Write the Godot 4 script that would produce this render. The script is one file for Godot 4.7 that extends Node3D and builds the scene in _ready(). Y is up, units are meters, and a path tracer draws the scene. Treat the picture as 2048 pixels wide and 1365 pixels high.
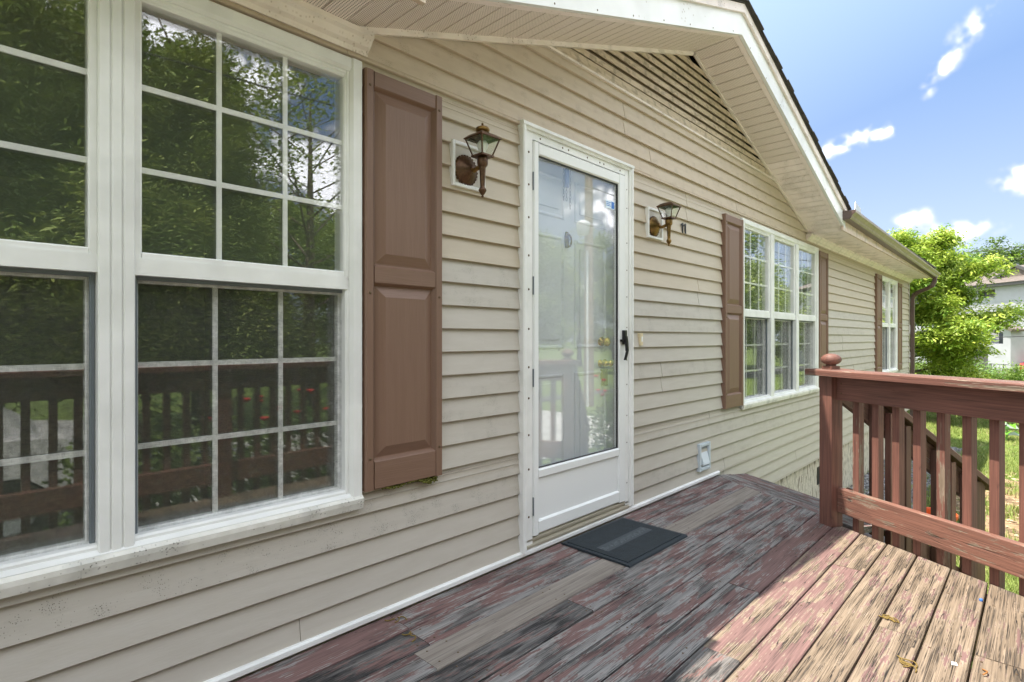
extends Node3D
# Front of a manufactured home seen along its wall from the porch deck.
# x runs along the wall, y is up, z points out of the wall. The deck surface is y = 0, the wall face z = 0.

const GROUND := -0.95
const SUN_FROM := Vector3(-0.317, 1.0, -0.225)
const RAIL_T := Vector3(-0.5, 0.0, 0.8660254)      # along the angled deck end, towards the front
const RAIL_N := Vector3(0.8660254, 0.0, 0.5)       # out of the angled deck end

var rng := RandomNumberGenerator.new()
var M := {}
var taken := {}

# ------------------------------------------------------------------ mesh helpers
class MB:
	var v := PackedVector3Array()
	var n := PackedVector3Array()
	var u := PackedVector2Array()
	var c := PackedColorArray()
	var use_color := false
	var col := Color.WHITE

	func tri(p: Vector3, q: Vector3, r: Vector3, np: Vector3, nq: Vector3, nr: Vector3, up := Vector2.ZERO, uq := Vector2.ZERO, ur := Vector2.ZERO) -> void:
		if (q - p).cross(r - p).dot(np + nq + nr) > 0.0:
			v.append_array([p, r, q]); n.append_array([np, nr, nq]); u.append_array([up, ur, uq])
		else:
			v.append_array([p, q, r]); n.append_array([np, nq, nr]); u.append_array([up, uq, ur])
		if use_color:
			c.append_array([col, col, col])

	func quad(p: Vector3, q: Vector3, r: Vector3, s: Vector3, nn: Vector3, up := Vector2.ZERO, uq := Vector2(1, 0), ur := Vector2(1, 1), us := Vector2(0, 1)) -> void:
		tri(p, q, r, nn, nn, nn, up, uq, ur)
		tri(p, r, s, nn, nn, nn, up, ur, us)

	func box(a: Vector3, b: Vector3) -> void:
		var lo := Vector3(minf(a.x, b.x), minf(a.y, b.y), minf(a.z, b.z))
		var hi := Vector3(maxf(a.x, b.x), maxf(a.y, b.y), maxf(a.z, b.z))
		for ax in 3:
			var i := (ax + 1) % 3
			var j := (ax + 2) % 3
			for s in 2:
				var nn := Vector3.ZERO
				nn[ax] = 1.0 if s else -1.0
				var ps := []
				for k in [[0, 0], [1, 0], [1, 1], [0, 1]]:
					var p := Vector3.ZERO
					p[ax] = hi[ax] if s else lo[ax]
					p[i] = hi[i] if k[0] else lo[i]
					p[j] = hi[j] if k[1] else lo[j]
					ps.append(p)
				quad(ps[0], ps[1], ps[2], ps[3], nn, Vector2(ps[0][i], ps[0][j]), Vector2(ps[1][i], ps[1][j]), Vector2(ps[2][i], ps[2][j]), Vector2(ps[3][i], ps[3][j]))

	# a profile in the axes ax, ay drawn along az from l0 to l1; k0, k1 slant the ends
	func ext(prof: PackedVector2Array, o: Vector3, ax: Vector3, ay: Vector3, az: Vector3, l0: float, l1: float, uo := 0.0, us := 1.0, vs := 1.0, k0 := Vector2.ZERO, k1 := Vector2.ZERO, closed := true) -> void:
		var m := prof.size()
		var per := 0.0
		var area := 0.0
		for i in m:
			area += prof[i].cross(prof[(i + 1) % m])
		var sgn := 1.0 if area > 0.0 else -1.0
		var a := PackedVector3Array()
		var b := PackedVector3Array()
		for p in prof:
			a.append(o + ax * p.x + ay * p.y + az * (l0 + k0.dot(p)))
			b.append(o + ax * p.x + ay * p.y + az * (l1 + k1.dot(p)))
		for i in (m if closed else m - 1):
			var j := (i + 1) % m
			var d: Vector2 = prof[j] - prof[i]
			var w := d.length()
			if w < 1e-7:
				continue
			var nn := (ax * d.y - ay * d.x).normalized() * sgn
			quad(a[i], b[i], b[j], a[j], nn, Vector2(uo + (l0 + k0.dot(prof[i])) * us, per * vs), Vector2(uo + (l1 + k1.dot(prof[i])) * us, per * vs), Vector2(uo + (l1 + k1.dot(prof[j])) * us, (per + w) * vs), Vector2(uo + (l0 + k0.dot(prof[j])) * us, (per + w) * vs))
			per += w
		if closed:
			var tr := Geometry2D.triangulate_polygon(prof)
			for t in tr.size() / 3:
				var i0 := tr[t * 3]
				var i1 := tr[t * 3 + 1]
				var i2 := tr[t * 3 + 2]
				for e in 2:
					var s: PackedVector3Array = b if e else a
					var nn := az if e else -az
					tri(s[i0], s[i1], s[i2], nn, nn, nn, prof[i0] * 3.0, prof[i1] * 3.0, prof[i2] * 3.0)

	func frustum(p0: Vector3, p1: Vector3, r0: float, r1: float, seg := 8, caps := true, us := 1.0) -> void:
		var d := (p1 - p0).normalized()
		var x := d.cross(Vector3.UP if absf(d.y) < 0.9 else Vector3.RIGHT).normalized()
		var y := d.cross(x)
		var l := (p1 - p0).length()
		for i in seg:
			var t0 := TAU * i / seg
			var t1 := TAU * (i + 1) / seg
			var e0 := x * cos(t0) + y * sin(t0)
			var e1 := x * cos(t1) + y * sin(t1)
			var A := p0 + e0 * r0
			var B := p0 + e1 * r0
			var C := p1 + e1 * r1
			var D := p1 + e0 * r1
			tri(A, B, C, e0, e1, e1, Vector2(0, float(i) / seg), Vector2(0, float(i + 1) / seg), Vector2(l * us, float(i + 1) / seg))
			tri(A, C, D, e0, e1, e0, Vector2(0, float(i) / seg), Vector2(l * us, float(i + 1) / seg), Vector2(l * us, float(i) / seg))
			if caps:
				tri(p0, A, B, -d, -d, -d)
				tri(p1, D, C, d, d, d)

	# profile of (radius, height) turned about y through o
	func lathe(prof: PackedVector2Array, o: Vector3, seg := 20, up := Vector3.UP) -> void:
		var x := up.cross(Vector3.RIGHT if absf(up.x) < 0.9 else Vector3.FORWARD).normalized()
		var y := up.cross(x)
		var nr := []
		for i in prof.size():
			var d: Vector2 = prof[mini(i + 1, prof.size() - 1)] - prof[maxi(i - 1, 0)]
			nr.append(Vector2(d.y, -d.x).normalized())
		for i in prof.size() - 1:
			for k in seg:
				var t0 := TAU * k / seg
				var t1 := TAU * (k + 1) / seg
				var e0 := x * cos(t0) + y * sin(t0)
				var e1 := x * cos(t1) + y * sin(t1)
				var A := o + e0 * prof[i].x + up * prof[i].y
				var B := o + e1 * prof[i].x + up * prof[i].y
				var C := o + e1 * prof[i + 1].x + up * prof[i + 1].y
				var D := o + e0 * prof[i + 1].x + up * prof[i + 1].y
				var n0: Vector2 = nr[i]
				var n1: Vector2 = nr[i + 1]
				tri(A, B, C, e0 * n0.x + up * n0.y, e1 * n0.x + up * n0.y, e1 * n1.x + up * n1.y, Vector2(t0, i), Vector2(t1, i), Vector2(t1, i + 1))
				tri(A, C, D, e0 * n0.x + up * n0.y, e1 * n1.x + up * n1.y, e0 * n1.x + up * n1.y, Vector2(t0, i), Vector2(t1, i + 1), Vector2(t0, i + 1))

	func tube(path: PackedVector3Array, r: float, seg := 8) -> void:
		for i in path.size() - 1:
			frustum(path[i], path[i + 1], r, r, seg, i == 0 or i == path.size() - 2)

	func mesh(shift := Vector3.ZERO) -> ArrayMesh:
		var arr := []
		arr.resize(Mesh.ARRAY_MAX)
		var w := v
		if shift != Vector3.ZERO:
			w = PackedVector3Array()
			w.resize(v.size())
			for i in v.size():
				w[i] = v[i] - shift
		arr[Mesh.ARRAY_VERTEX] = w
		arr[Mesh.ARRAY_NORMAL] = n
		arr[Mesh.ARRAY_TEX_UV] = u
		if use_color:
			arr[Mesh.ARRAY_COLOR] = c
		var m := ArrayMesh.new()
		m.add_surface_from_arrays(Mesh.PRIMITIVE_TRIANGLES, arr)
		return m

func brect(w: float, h: float, b: float) -> PackedVector2Array:
	return PackedVector2Array([Vector2(-w / 2 + b, h / 2), Vector2(w / 2 - b, h / 2), Vector2(w / 2, h / 2 - b), Vector2(w / 2, -h / 2 + b * 0.4), Vector2(w / 2 - b * 0.4, -h / 2), Vector2(-w / 2 + b * 0.4, -h / 2), Vector2(-w / 2, -h / 2 + b * 0.4), Vector2(-w / 2, h / 2 - b)])

func rect(x0: float, x1: float, y0: float, y1: float) -> PackedVector2Array:
	return PackedVector2Array([Vector2(x0, y0), Vector2(x1, y0), Vector2(x1, y1), Vector2(x0, y1)])

func numbered(called: String) -> String:
	var k: int = taken.get(called, 0)
	taken[called] = k + 1
	return called if k == 0 else "%s_%03d" % [called, k]

func thing(called: String, label: String, category: String, at := Vector3.ZERO, group := "") -> Node3D:
	var o := Node3D.new()
	o.name = numbered(called)
	o.position = at
	o.set_meta("label", label)
	o.set_meta("category", category)
	if group:
		o.set_meta("group", group)
	add_child(o)
	return o

func named_child(called: String, parent: Node) -> String:
	var key := str(parent.get_instance_id()) + "/" + called
	var k: int = taken.get(key, 0)
	taken[key] = k + 1
	return called if k == 0 else "%s_%03d" % [called, k]

# commits a mesh built in world coordinates as a part (or sub-part) of a thing
func part(called: String, mb: MB, mat: Material, parent: Node3D, pivot := Vector3.INF) -> MeshInstance3D:
	var base := Vector3.ZERO
	var p: Node3D = parent
	while p != self:
		base += p.position
		p = p.get_parent()
	var piv := base if pivot == Vector3.INF else pivot
	var o := MeshInstance3D.new()
	o.name = named_child(called, parent)
	o.mesh = mb.mesh(piv)
	o.material_override = mat
	o.position = piv - base
	parent.add_child(o)
	return o

func shared(called: String, mesh: Mesh, mat: Material, parent: Node3D, at: Vector3, basis := Basis.IDENTITY) -> MeshInstance3D:
	var base := Vector3.ZERO
	var p: Node3D = parent
	while p != self:
		base += p.position
		p = p.get_parent()
	var o := MeshInstance3D.new()
	o.name = named_child(called, parent)
	o.mesh = mesh
	o.material_override = mat
	o.transform = Transform3D(basis, at - base)
	parent.add_child(o)
	return o

func struct(called: String, mb: MB, mat: Material) -> MeshInstance3D:
	var o := MeshInstance3D.new()
	o.name = numbered(called)
	o.mesh = mb.mesh()
	o.material_override = mat
	o.set_meta("kind", "structure")
	add_child(o)
	return o

func lone(called: String, mb: MB, mat: Material, label: String, category: String, at: Vector3, group := "") -> MeshInstance3D:
	var o := MeshInstance3D.new()
	o.name = numbered(called)
	o.mesh = mb.mesh(at)
	o.material_override = mat
	o.position = at
	o.set_meta("label", label)
	o.set_meta("category", category)
	if group:
		o.set_meta("group", group)
	add_child(o)
	return o

func many(called: String, mesh: Mesh, mat: Material, tf: Array, cols: Array, parent: Node) -> MultiMeshInstance3D:
	var mm := MultiMesh.new()
	mm.transform_format = MultiMesh.TRANSFORM_3D
	mm.use_colors = not cols.is_empty()
	mm.mesh = mesh
	mm.instance_count = tf.size()
	for i in tf.size():
		mm.set_instance_transform(i, tf[i])
		if not cols.is_empty():
			mm.set_instance_color(i, cols[i])
	var o := MultiMeshInstance3D.new()
	o.name = named_child(called, parent) if parent != self else numbered(called)
	o.multimesh = mm
	o.material_override = mat
	o.set_meta("kind", "stuff")
	parent.add_child(o)
	return o

# ------------------------------------------------------------------ textures
func lin(r: float, g: float, b: float) -> Color:
	return Color(r, g, b).linear_to_srgb()

func noise_bytes(sd: int, freq: float, octaves: int, w: int, h: int, sx: int, sy: int, ridged := false) -> PackedByteArray:
	var f := FastNoiseLite.new()
	f.seed = sd
	f.frequency = freq
	f.noise_type = FastNoiseLite.TYPE_SIMPLEX_SMOOTH
	f.fractal_type = FastNoiseLite.FRACTAL_RIDGED if ridged else FastNoiseLite.FRACTAL_FBM
	f.fractal_octaves = octaves
	var im := f.get_seamless_image(maxi(8, w / sx), maxi(8, h / sy), false, false, 0.12)
	im.convert(Image.FORMAT_L8)
	if sx > 1 or sy > 1:
		im.resize(w, h, Image.INTERPOLATE_CUBIC)
	return im.get_data()

func tex(w: int, h: int, data: PackedByteArray, fmt: int) -> ImageTexture:
	return ImageTexture.create_from_image(Image.create_from_data(w, h, false, fmt, data))

# weathered wood with what is left of its paint; grain runs along u. Returns [albedo, height]
func wood(sd: int, w: int, h: int, cover: float, paint: Color, light: Color, dark: Color, mildew: float, crack: float) -> Array:
	var ring := noise_bytes(sd, 0.045, 3, w, h, 40, 1)
	var fib := noise_bytes(sd + 1, 0.16, 2, w, h, 48, 1)
	var crk := noise_bytes(sd + 2, 0.04, 2, w, h, 48, 1)
	var blot := noise_bytes(sd + 3, 0.016, 4, w, h, 6, 1)
	var flake := noise_bytes(sd + 4, 0.05, 4, w, h, 5, 1)
	var fine := noise_bytes(sd + 5, 0.2, 3, w, h, 8, 1)
	var line := noise_bytes(sd + 7, 0.10, 2, w, h, 64, 1)
	var patch := noise_bytes(sd + 6, 0.015, 3, w, h, 4, 1)
	var rgb := PackedByteArray()
	rgb.resize(w * h * 3)
	var hei := PackedByteArray()
	hei.resize(w * h)
	var lr := light.r; var lg := light.g; var lb := light.b
	var dr := dark.r; var dg := dark.g; var db := dark.b
	var pr := paint.r; var pg := paint.g; var pb := paint.b
	for i in w * h:
		var a := ring[i] * 0.0039216
		var f := fib[i] * 0.0039216
		var b := blot[i] * 0.0039216
		var t := clampf((a - 0.5) * 0.8 + (f - 0.5) * 0.55 + 0.66, 0.0, 1.0)
		var ln := clampf(1.15 - absf(line[i] * 0.0039216 - 0.5) * 13.0, 0.0, 1.0) * (0.4 + 0.65 * clampf((b - 0.3) * 3.0, 0.0, 1.0))
		var mil := clampf((b - 0.52) * 5.0, 0.0, 1.0) * mildew
		t *= 1.0 - mil
		var r := dr + (lr - dr) * t
		var g := dg + (lg - dg) * t
		var bl := db + (lb - db) * t
		var d := cover - (0.40 * patch[i] + 0.24 * flake[i] + 0.16 * fine[i] + 0.20 * fib[i]) * 0.0039216
		var p := clampf(d * 55.0 + 0.5, 0.0, 1.0)
		var shade := 0.82 + 0.30 * f - 0.25 * mil
		var edge := clampf(1.0 - absf(d + 0.02) * 26.0, 0.0, 1.0) * (1.0 - p) * 0.28
		r = r + (pr * shade - r) * p + edge * (0.75 - r)
		g = g + (pg * shade - g) * p + edge * (0.72 - g)
		bl = bl + (pb * shade - bl) * p + edge * (0.68 - bl)
		var k := absf(crk[i] * 0.0039216 - 0.5)
		var ck := clampf(1.3 - k * 60.0, 0.0, 1.0) * crack * clampf((b - 0.25) * 4.0, 0.15, 1.0) * (1.0 - 0.45 * p)
		ln *= 1.0 - 0.7 * p
		ck = maxf(ck, ln * 0.58 * crack)
		r *= 1.0 - 0.8 * ck
		g *= 1.0 - 0.8 * ck
		bl *= 1.0 - 0.78 * ck
		rgb[i * 3] = int(clampf(r, 0.0, 1.0) * 255.0)
		rgb[i * 3 + 1] = int(clampf(g, 0.0, 1.0) * 255.0)
		rgb[i * 3 + 2] = int(clampf(bl, 0.0, 1.0) * 255.0)
		hei[i] = int(clampf(0.35 + 0.4 * t * (1.0 - 0.6 * p) + 0.22 * p - 0.6 * ck, 0.0, 1.0) * 255.0)
	return [tex(w, h, rgb, Image.FORMAT_RGB8), tex(w, h, hei, Image.FORMAT_L8)]

# two tones mixed by stretched noise, with specks; returns [albedo, height]
func tone(sd: int, w: int, h: int, c0: Color, c1: Color, sx: int, sy: int, freq: float, speck: float, speck_color: Color, stain := 0.0, grain := 0.5, lap_bounce := 0.0) -> Array:
	var a := noise_bytes(sd, freq, 4, w, h, sx, sy)
	var f := noise_bytes(sd + 1, 0.25, 2, w, h, sx, sy)
	var s := noise_bytes(sd + 2, 0.33, 2, w, h, 1, 1)
	var b := noise_bytes(sd + 3, 0.012, 3, w, h, 1, 1)
	var rgb := PackedByteArray()
	rgb.resize(w * h * 3)
	var hei := PackedByteArray()
	hei.resize(w * h)
	for i in w * h:
		var t := clampf((a[i] * 0.0039216 - 0.5) * 1.4 + 0.5 + (f[i] * 0.0039216 - 0.5) * grain, 0.0, 1.0)
		var bb := b[i] * 0.0039216
		var c := c0.lerp(c1, t)
		var dk := 1.0 - stain * clampf((bb - 0.5) * 4.0, 0.0, 1.0)
		var sp := clampf((s[i] * 0.0039216 - (1.0 - speck) + (bb - 0.5) * 0.35) * 14.0, 0.0, 1.0) if speck > 0.0 else 0.0
		if lap_bounce > 0.0:
			# warm bounced light under the lap above, painted as a tan band
			c = c.lerp(Color(0.47, 0.38, 0.27), lap_bounce * clampf(1.0 - (float(i / w) / h) * 5.5 + (f[i] - 128.0) * 0.002, 0.0, 1.0))
		rgb[i * 3] = int(clampf((c.r + (speck_color.r - c.r) * sp) * dk, 0.0, 1.0) * 255.0)
		rgb[i * 3 + 1] = int(clampf((c.g + (speck_color.g - c.g) * sp) * dk, 0.0, 1.0) * 255.0)
		rgb[i * 3 + 2] = int(clampf((c.b + (speck_color.b - c.b) * sp) * dk, 0.0, 1.0) * 255.0)
		hei[i] = int(clampf(0.3 + 0.5 * f[i] * 0.0039216 + 0.2 * t - 0.3 * sp, 0.0, 1.0) * 255.0)
	return [tex(w, h, rgb, Image.FORMAT_RGB8), tex(w, h, hei, Image.FORMAT_L8)]

func mat(color: Color, rough := 0.6, metal := 0.0) -> StandardMaterial3D:
	var m := StandardMaterial3D.new()
	m.albedo_color = color
	m.roughness = rough
	m.metallic = metal
	return m

func tmat(pair: Array, rough := 0.7, relief := 0.0, uv := Vector3.ONE, tint := Color.WHITE) -> StandardMaterial3D:
	var m := mat(tint, rough)
	m.albedo_texture = pair[0]
	m.uv1_scale = uv
	if relief > 0.0:
		m.heightmap_enabled = true
		m.heightmap_texture = pair[1]
		m.heightmap_scale = relief
	return m

func tri_mat(pair: Array, rough := 0.8, relief := 0.0, per_m := 1.0, tint := Color.WHITE) -> StandardMaterial3D:
	var m := tmat(pair, rough, relief, Vector3.ONE * per_m, tint)
	m.uv1_triplanar = true
	m.uv1_world_triplanar = true
	return m

func glass(tint: Color, alpha := 0.04) -> StandardMaterial3D:
	var m := mat(tint, 0.0)
	m.transparency = BaseMaterial3D.TRANSPARENCY_ALPHA
	m.albedo_color.a = alpha
	return m

# ------------------------------------------------------------------ scene
func _ready() -> void:
	rng.seed = 7
	# camera
	var cam := Camera3D.new()
	cam.name = "camera"
	cam.position = Vector3(0.0, 1.08, 1.85)
	cam.rotation.y = -atan2(1100.0, 1060.0)
	cam.near = 0.05
	cam.far = 600.0
	cam.projection = Camera3D.PROJECTION_FRUSTUM
	cam.size = 0.05 * 1365.0 / 1100.0
	cam.frustum_offset = Vector2(0.0, -0.05 * 6.5 / 1100.0)
	add_child(cam)
	cam.current = true
	# sky, exposure
	var env := Environment.new()
	env.background_mode = Environment.BG_SKY
	var sky := Sky.new()
	var pano := PanoramaSkyMaterial.new()
	pano.panorama = sky_picture()
	pano.energy_multiplier = 1.0
	sky.sky_material = pano
	env.sky = sky
	env.background_energy_multiplier = 1.0
	env.tonemap_mode = Environment.TONE_MAPPER_LINEAR
	env.tonemap_exposure = 3.25
	env.sdfgi_enabled = true
	env.ssao_enabled = true
	env.ssil_enabled = true
	var we := WorldEnvironment.new()
	we.name = "world_environment"
	we.environment = env
	add_child(we)
	# sun: high, behind the house and to the left
	var sun := DirectionalLight3D.new()
	sun.name = "sun"
	sun.light_energy = 1.0
	sun.light_color = Color(1.0, 0.965, 0.91)
	sun.light_angular_distance = 0.5
	sun.shadow_enabled = true
	sun.basis = Basis.looking_at(-SUN_FROM.normalized(), Vector3.RIGHT)
	add_child(sun)

	materials()
	terrain()
	build_house()
	build_lanterns()
	build_deck()
	build_stairs()
	build_small_things()
	build_apartments()
	build_trees()
	build_front_yard()
	build_grass()

func sky_picture() -> ImageTexture:
	var w := 3072
	var h := 1536
	var half := h / 2
	var mask := PackedFloat32Array()
	mask.resize(w * half)
	# azimuth from -z towards +x, elevation, half width, half height (degrees), tilt (degrees), weight
	var puffs := [
		[84.0, 21.4, 2.0, 0.85, 52.0, 0.35], [85.6, 23.0, 1.7, 0.80, 48.0, 0.35], [87.4, 24.6, 2.0, 0.7, 24.0, 0.34], [83.2, 19.9, 0.9, 0.45, 55.0, 0.34],
		[78.4, 17.1, 2.0, 0.75, 12.0, 0.62], [76.2, 16.5, 1.3, 0.5, 20.0, 0.52], [80.0, 17.3, 1.3, 0.6, 8.0, 0.55],
		[88.6, 12.4, 1.5, 0.7, 15.0, 0.54], [90.5, 11.5, 2.2, 1.0, 5.0, 0.54], [82.2, 10.0, 1.3, 0.75, 4.0, 0.58], [85.2, 8.6, 2.6, 0.8, 3.0, 0.54], [81.0, 7.6, 2.6, 0.7, 0.0, 0.44], [88.0, 7.2, 3.0, 0.6, 0.0, 0.34],
	]
	var cr := RandomNumberGenerator.new()
	cr.seed = 64
	for i in 300:  # extra bright clouds out of view, added to light the shaded wall
		var az := cr.randf_range(94.0, 424.0)
		var el := 4.0 + 62.0 * pow(cr.randf(), 1.2)
		var big := cr.randf_range(2.0, 8.0)
		puffs.append([az, el, big, big * cr.randf_range(0.25, 0.5), cr.randf_range(-12.0, 22.0), cr.randf_range(0.85, 1.4)])
	var ppd := w / 360.0
	for p in puffs:
		var cx: float = p[0] / 360.0 * w
		var cy: float = (90.0 - p[1]) * ppd
		var rx: float = p[2] * ppd
		var ry: float = p[3] * ppd
		var ext_px := int(maxf(rx, ry) * 2.4)
		var ca := cos(deg_to_rad(p[4]))
		var sa := sin(deg_to_rad(p[4]))
		for y in range(maxi(0, int(cy) - ext_px), mini(half, int(cy) + ext_px)):
			for x in range(int(cx) - ext_px, int(cx) + ext_px):
				var dx := (x - cx) * cos(deg_to_rad(p[1]))
				var dy := cy - y
				var a := (dx * ca + dy * sa) / rx
				var b := (-dx * sa + dy * ca) / ry
				var q := a * a + b * b
				if q < 5.0:
					mask[y * w + posmod(x, w)] += p[5] * exp(-q)
	var nz := noise_bytes(31, 0.06, 5, w, half, 1, 1)
	var nf := noise_bytes(32, 0.011, 3, w, half, 1, 1)
	var im := Image.create_empty(w, h, false, Image.FORMAT_RGBF)
	var sund := SUN_FROM.normalized()
	var px := PackedFloat32Array()
	px.resize(w * h * 3)
	for y in half:
		var el := PI / 2.0 - (y + 0.5) / h * PI
		var sy := sin(el)
		var ce := cos(el)
		var hz := exp(-el / 0.30)
		var top := clampf(el / 1.2, 0.0, 1.0)
		for x in w:
			var ph := (x + 0.5) / w * TAU
			var cs := sin(ph) * ce * sund.x + sy * sund.y - cos(ph) * ce * sund.z
			var near := clampf((cs - 0.07) / 0.45, 0.0, 1.0)
			near = 1.0 - pow(1.0 - near, 1.8)
			var i := (y * w + x) * 3
			# clear air: deep blue away from the sun, paler towards it and towards the horizon
			var r := 0.028 + 0.24 * near
			var g := 0.098 + 0.24 * near
			var b := 0.255 + 0.13 * near
			r *= 1.0 - 0.2 * top
			g *= 1.0 - 0.1 * top
			r += (0.315 - r) * hz
			g += (0.36 - g) * hz
			b += (0.41 - b) * hz
			var d := mask[y * w + x]
			if d > 0.02:
				var k := clampf((d + (nz[y * w + x] * 0.6 + nf[y * w + x] * 0.4 - 127.0) * 0.0039216 * 3.0 * minf(1.0, d * 2.2) - 0.16) * 0.95, 0.0, 1.0)
				# thin edges stay translucent, thick cores shine
				var lum := 0.36 + 1.15 * k * k
				k = minf(1.0, k * 1.35)
				r += (lum - r) * k
				g += (lum * 1.01 - g) * k
				b += (lum * 1.07 - b) * k
			px[i] = r
			px[i + 1] = g
			px[i + 2] = b
	for i in range(w * half * 3, w * h * 3, 3):
		px[i] = 0.42
		px[i + 1] = 0.48
		px[i + 2] = 0.54
	return ImageTexture.create_from_image(Image.create_from_data(w, h, false, Image.FORMAT_RGBF, px.to_byte_array()))

func materials() -> void:
	var paint := Color(0.485, 0.375, 0.36)
	var grey_l := Color(0.60, 0.585, 0.575)  # bare wood of the shaded rows, the shade put into its tone
	var grey_d := Color(0.38, 0.365, 0.355)
	var tan_l := Color(0.565, 0.50, 0.43)  # same bare wood for the sunlit rows, sunlight put into its tone
	var tan_d := Color(0.39, 0.335, 0.275)
	M.deck_red = tmat(wood(101, 2048, 128, 0.565, paint, grey_l, grey_d, 0.5, 0.8), 0.75, 0.35)
	M.deck_red_dark = tmat(wood(111, 2048, 128, 0.53, paint, grey_l, grey_d, 0.75, 0.9), 0.8, 0.4)
	M.deck_mixed = tmat(wood(121, 2048, 128, 0.485, paint, grey_l, grey_d, 0.7, 1.0), 0.8, 0.45)
	M.deck_grey = tmat(wood(131, 2048, 128, 0.45, paint, grey_l, grey_d, 0.55, 1.0), 0.8, 0.45)
	M.deck_dark = tmat(wood(141, 2048, 128, 0.44, paint, Color(0.46, 0.445, 0.435), Color(0.20, 0.19, 0.19), 0.9, 0.9), 0.8, 0.45)
	M.deck_new = tmat(wood(151, 2048, 128, 0.0, paint, Color(0.60, 0.565, 0.53), Color(0.46, 0.42, 0.385), 0.15, 0.3), 0.75, 0.2)
	M.deck_pink = tmat(wood(161, 2048, 128, 0.53, paint, tan_l, tan_d, 0.4, 1.0), 0.8, 0.4)
	M.deck_tan = tmat(wood(171, 2048, 128, 0.37, paint, tan_l, tan_d, 0.38, 1.0), 0.8, 0.45)
	M.deck_tan_dark = tmat(wood(181, 2048, 128, 0.33, paint, tan_l, tan_d, 0.6, 1.0), 0.8, 0.45)
	var rail_paint := Color(0.48, 0.325, 0.28)
	M.rail = tmat(wood(201, 2048, 128, 0.86, rail_paint, tan_l, tan_d, 0.25, 0.35), 0.6, 0.25)
	M.rail_worn = tmat(wood(211, 2048, 128, 0.63, Color(0.51, 0.355, 0.30), tan_l, tan_d, 0.2, 0.8), 0.65, 0.45)
	M.rail_edge = tmat(wood(221, 1024, 128, 0.59, rail_paint, tan_l, tan_d, 0.25, 0.5), 0.65, 0.3)
	M.brown_wood = tmat(wood(231, 1024, 128, 0.74, Color(0.44, 0.32, 0.27), grey_l, grey_d, 0.4, 0.5), 0.7, 0.3)

	var sc0 := Color(0.728, 0.700, 0.655)
	var sc1 := Color(0.748, 0.722, 0.68)
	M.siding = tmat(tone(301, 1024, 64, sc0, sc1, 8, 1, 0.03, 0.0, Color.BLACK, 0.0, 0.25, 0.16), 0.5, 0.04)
	M.siding_bounce_warm = M.siding.duplicate()  # upper boards: warm light bounced onto them is put into the tint
	M.siding_bounce_warm.albedo_color = Color(1.0, 0.97, 0.92)
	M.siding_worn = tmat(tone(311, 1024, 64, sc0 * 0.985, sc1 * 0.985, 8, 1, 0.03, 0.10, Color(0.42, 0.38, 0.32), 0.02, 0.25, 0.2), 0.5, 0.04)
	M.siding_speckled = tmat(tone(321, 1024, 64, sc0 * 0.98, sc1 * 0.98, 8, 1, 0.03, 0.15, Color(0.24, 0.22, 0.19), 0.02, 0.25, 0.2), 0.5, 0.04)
	M.siding_tan = tmat(tone(331, 1024, 64, Color(0.745, 0.68, 0.60), Color(0.77, 0.71, 0.635), 6, 1, 0.03, 0.12, Color(0.48, 0.40, 0.30), 0.03, 0.25, 0.16), 0.6, 0.02)  # tanner, lightly specked boards for the gable and the wall core
	M.trim = tri_mat(tone(341, 256, 256, Color(0.90, 0.90, 0.885), Color(0.93, 0.93, 0.92), 1, 1, 0.03, 0.0, Color(0.55, 0.52, 0.47), 0.04, 0.1), 0.4, 0.0, 0.9)
	M.trim_dirty = tri_mat(tone(351, 256, 256, Color(0.86, 0.85, 0.81), Color(0.91, 0.90, 0.87), 1, 1, 0.05, 0.12, Color(0.30, 0.28, 0.25), 0.10, 0.3), 0.5, 0.0, 1.6)
	M.fascia = tri_mat(tone(361, 256, 256, Color(0.89, 0.89, 0.88), Color(0.92, 0.92, 0.92), 1, 1, 0.02, 0.06, Color(0.6, 0.55, 0.48), 0.04, 0.05), 0.35, 0.0, 0.6)
	M.fascia_stained = tri_mat(tone(371, 256, 256, Color(0.80, 0.70, 0.62), Color(0.87, 0.81, 0.74), 1, 1, 0.05, 0.14, Color(0.6, 0.42, 0.33), 0.12, 0.1), 0.5, 0.0, 1.0)
	M.soffit = tmat(perforated(), 0.6, 0.05)
	M.soffit_plain = tri_mat(tone(381, 256, 256, Color(0.935, 0.88, 0.86), Color(0.95, 0.90, 0.885), 1, 1, 0.04, 0.14, Color(0.5, 0.4, 0.28), 0.08, 0.1), 0.6, 0.0, 1.1)
	M.frieze = tri_mat(tone(391, 256, 256, Color(0.90, 0.85, 0.80), Color(0.92, 0.88, 0.84), 1, 1, 0.03, 0.16, Color(0.5, 0.4, 0.28), 0.08, 0.1), 0.5, 0.0, 1.1)
	M.louver = tmat(tone(401, 1024, 64, Color(0.72, 0.65, 0.55), Color(0.80, 0.73, 0.64), 16, 1, 0.06, 0.12, Color(0.4, 0.32, 0.22), 0.15), 0.65, 0.08)
	M.shutter = tmat(tone(411, 512, 64, Color(0.475, 0.365, 0.30), Color(0.49, 0.38, 0.315), 32, 1, 0.05, 0.0, Color(0.22, 0.16, 0.13), 0.0, 1.0), 0.5, 0.09)
	M.stucco = tri_mat(stucco(), 0.9, 0.9, 0.9)
	M.gutter = mat(Color(0.36, 0.29, 0.265), 0.35)
	M.gutter_face = tri_mat(tone(421, 256, 256, Color(0.53, 0.47, 0.40), Color(0.62, 0.57, 0.50), 1, 1, 0.04, 0.08, Color(0.3, 0.25, 0.22), 0.1, 0.1), 0.35, 0.0, 1.0)
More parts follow.
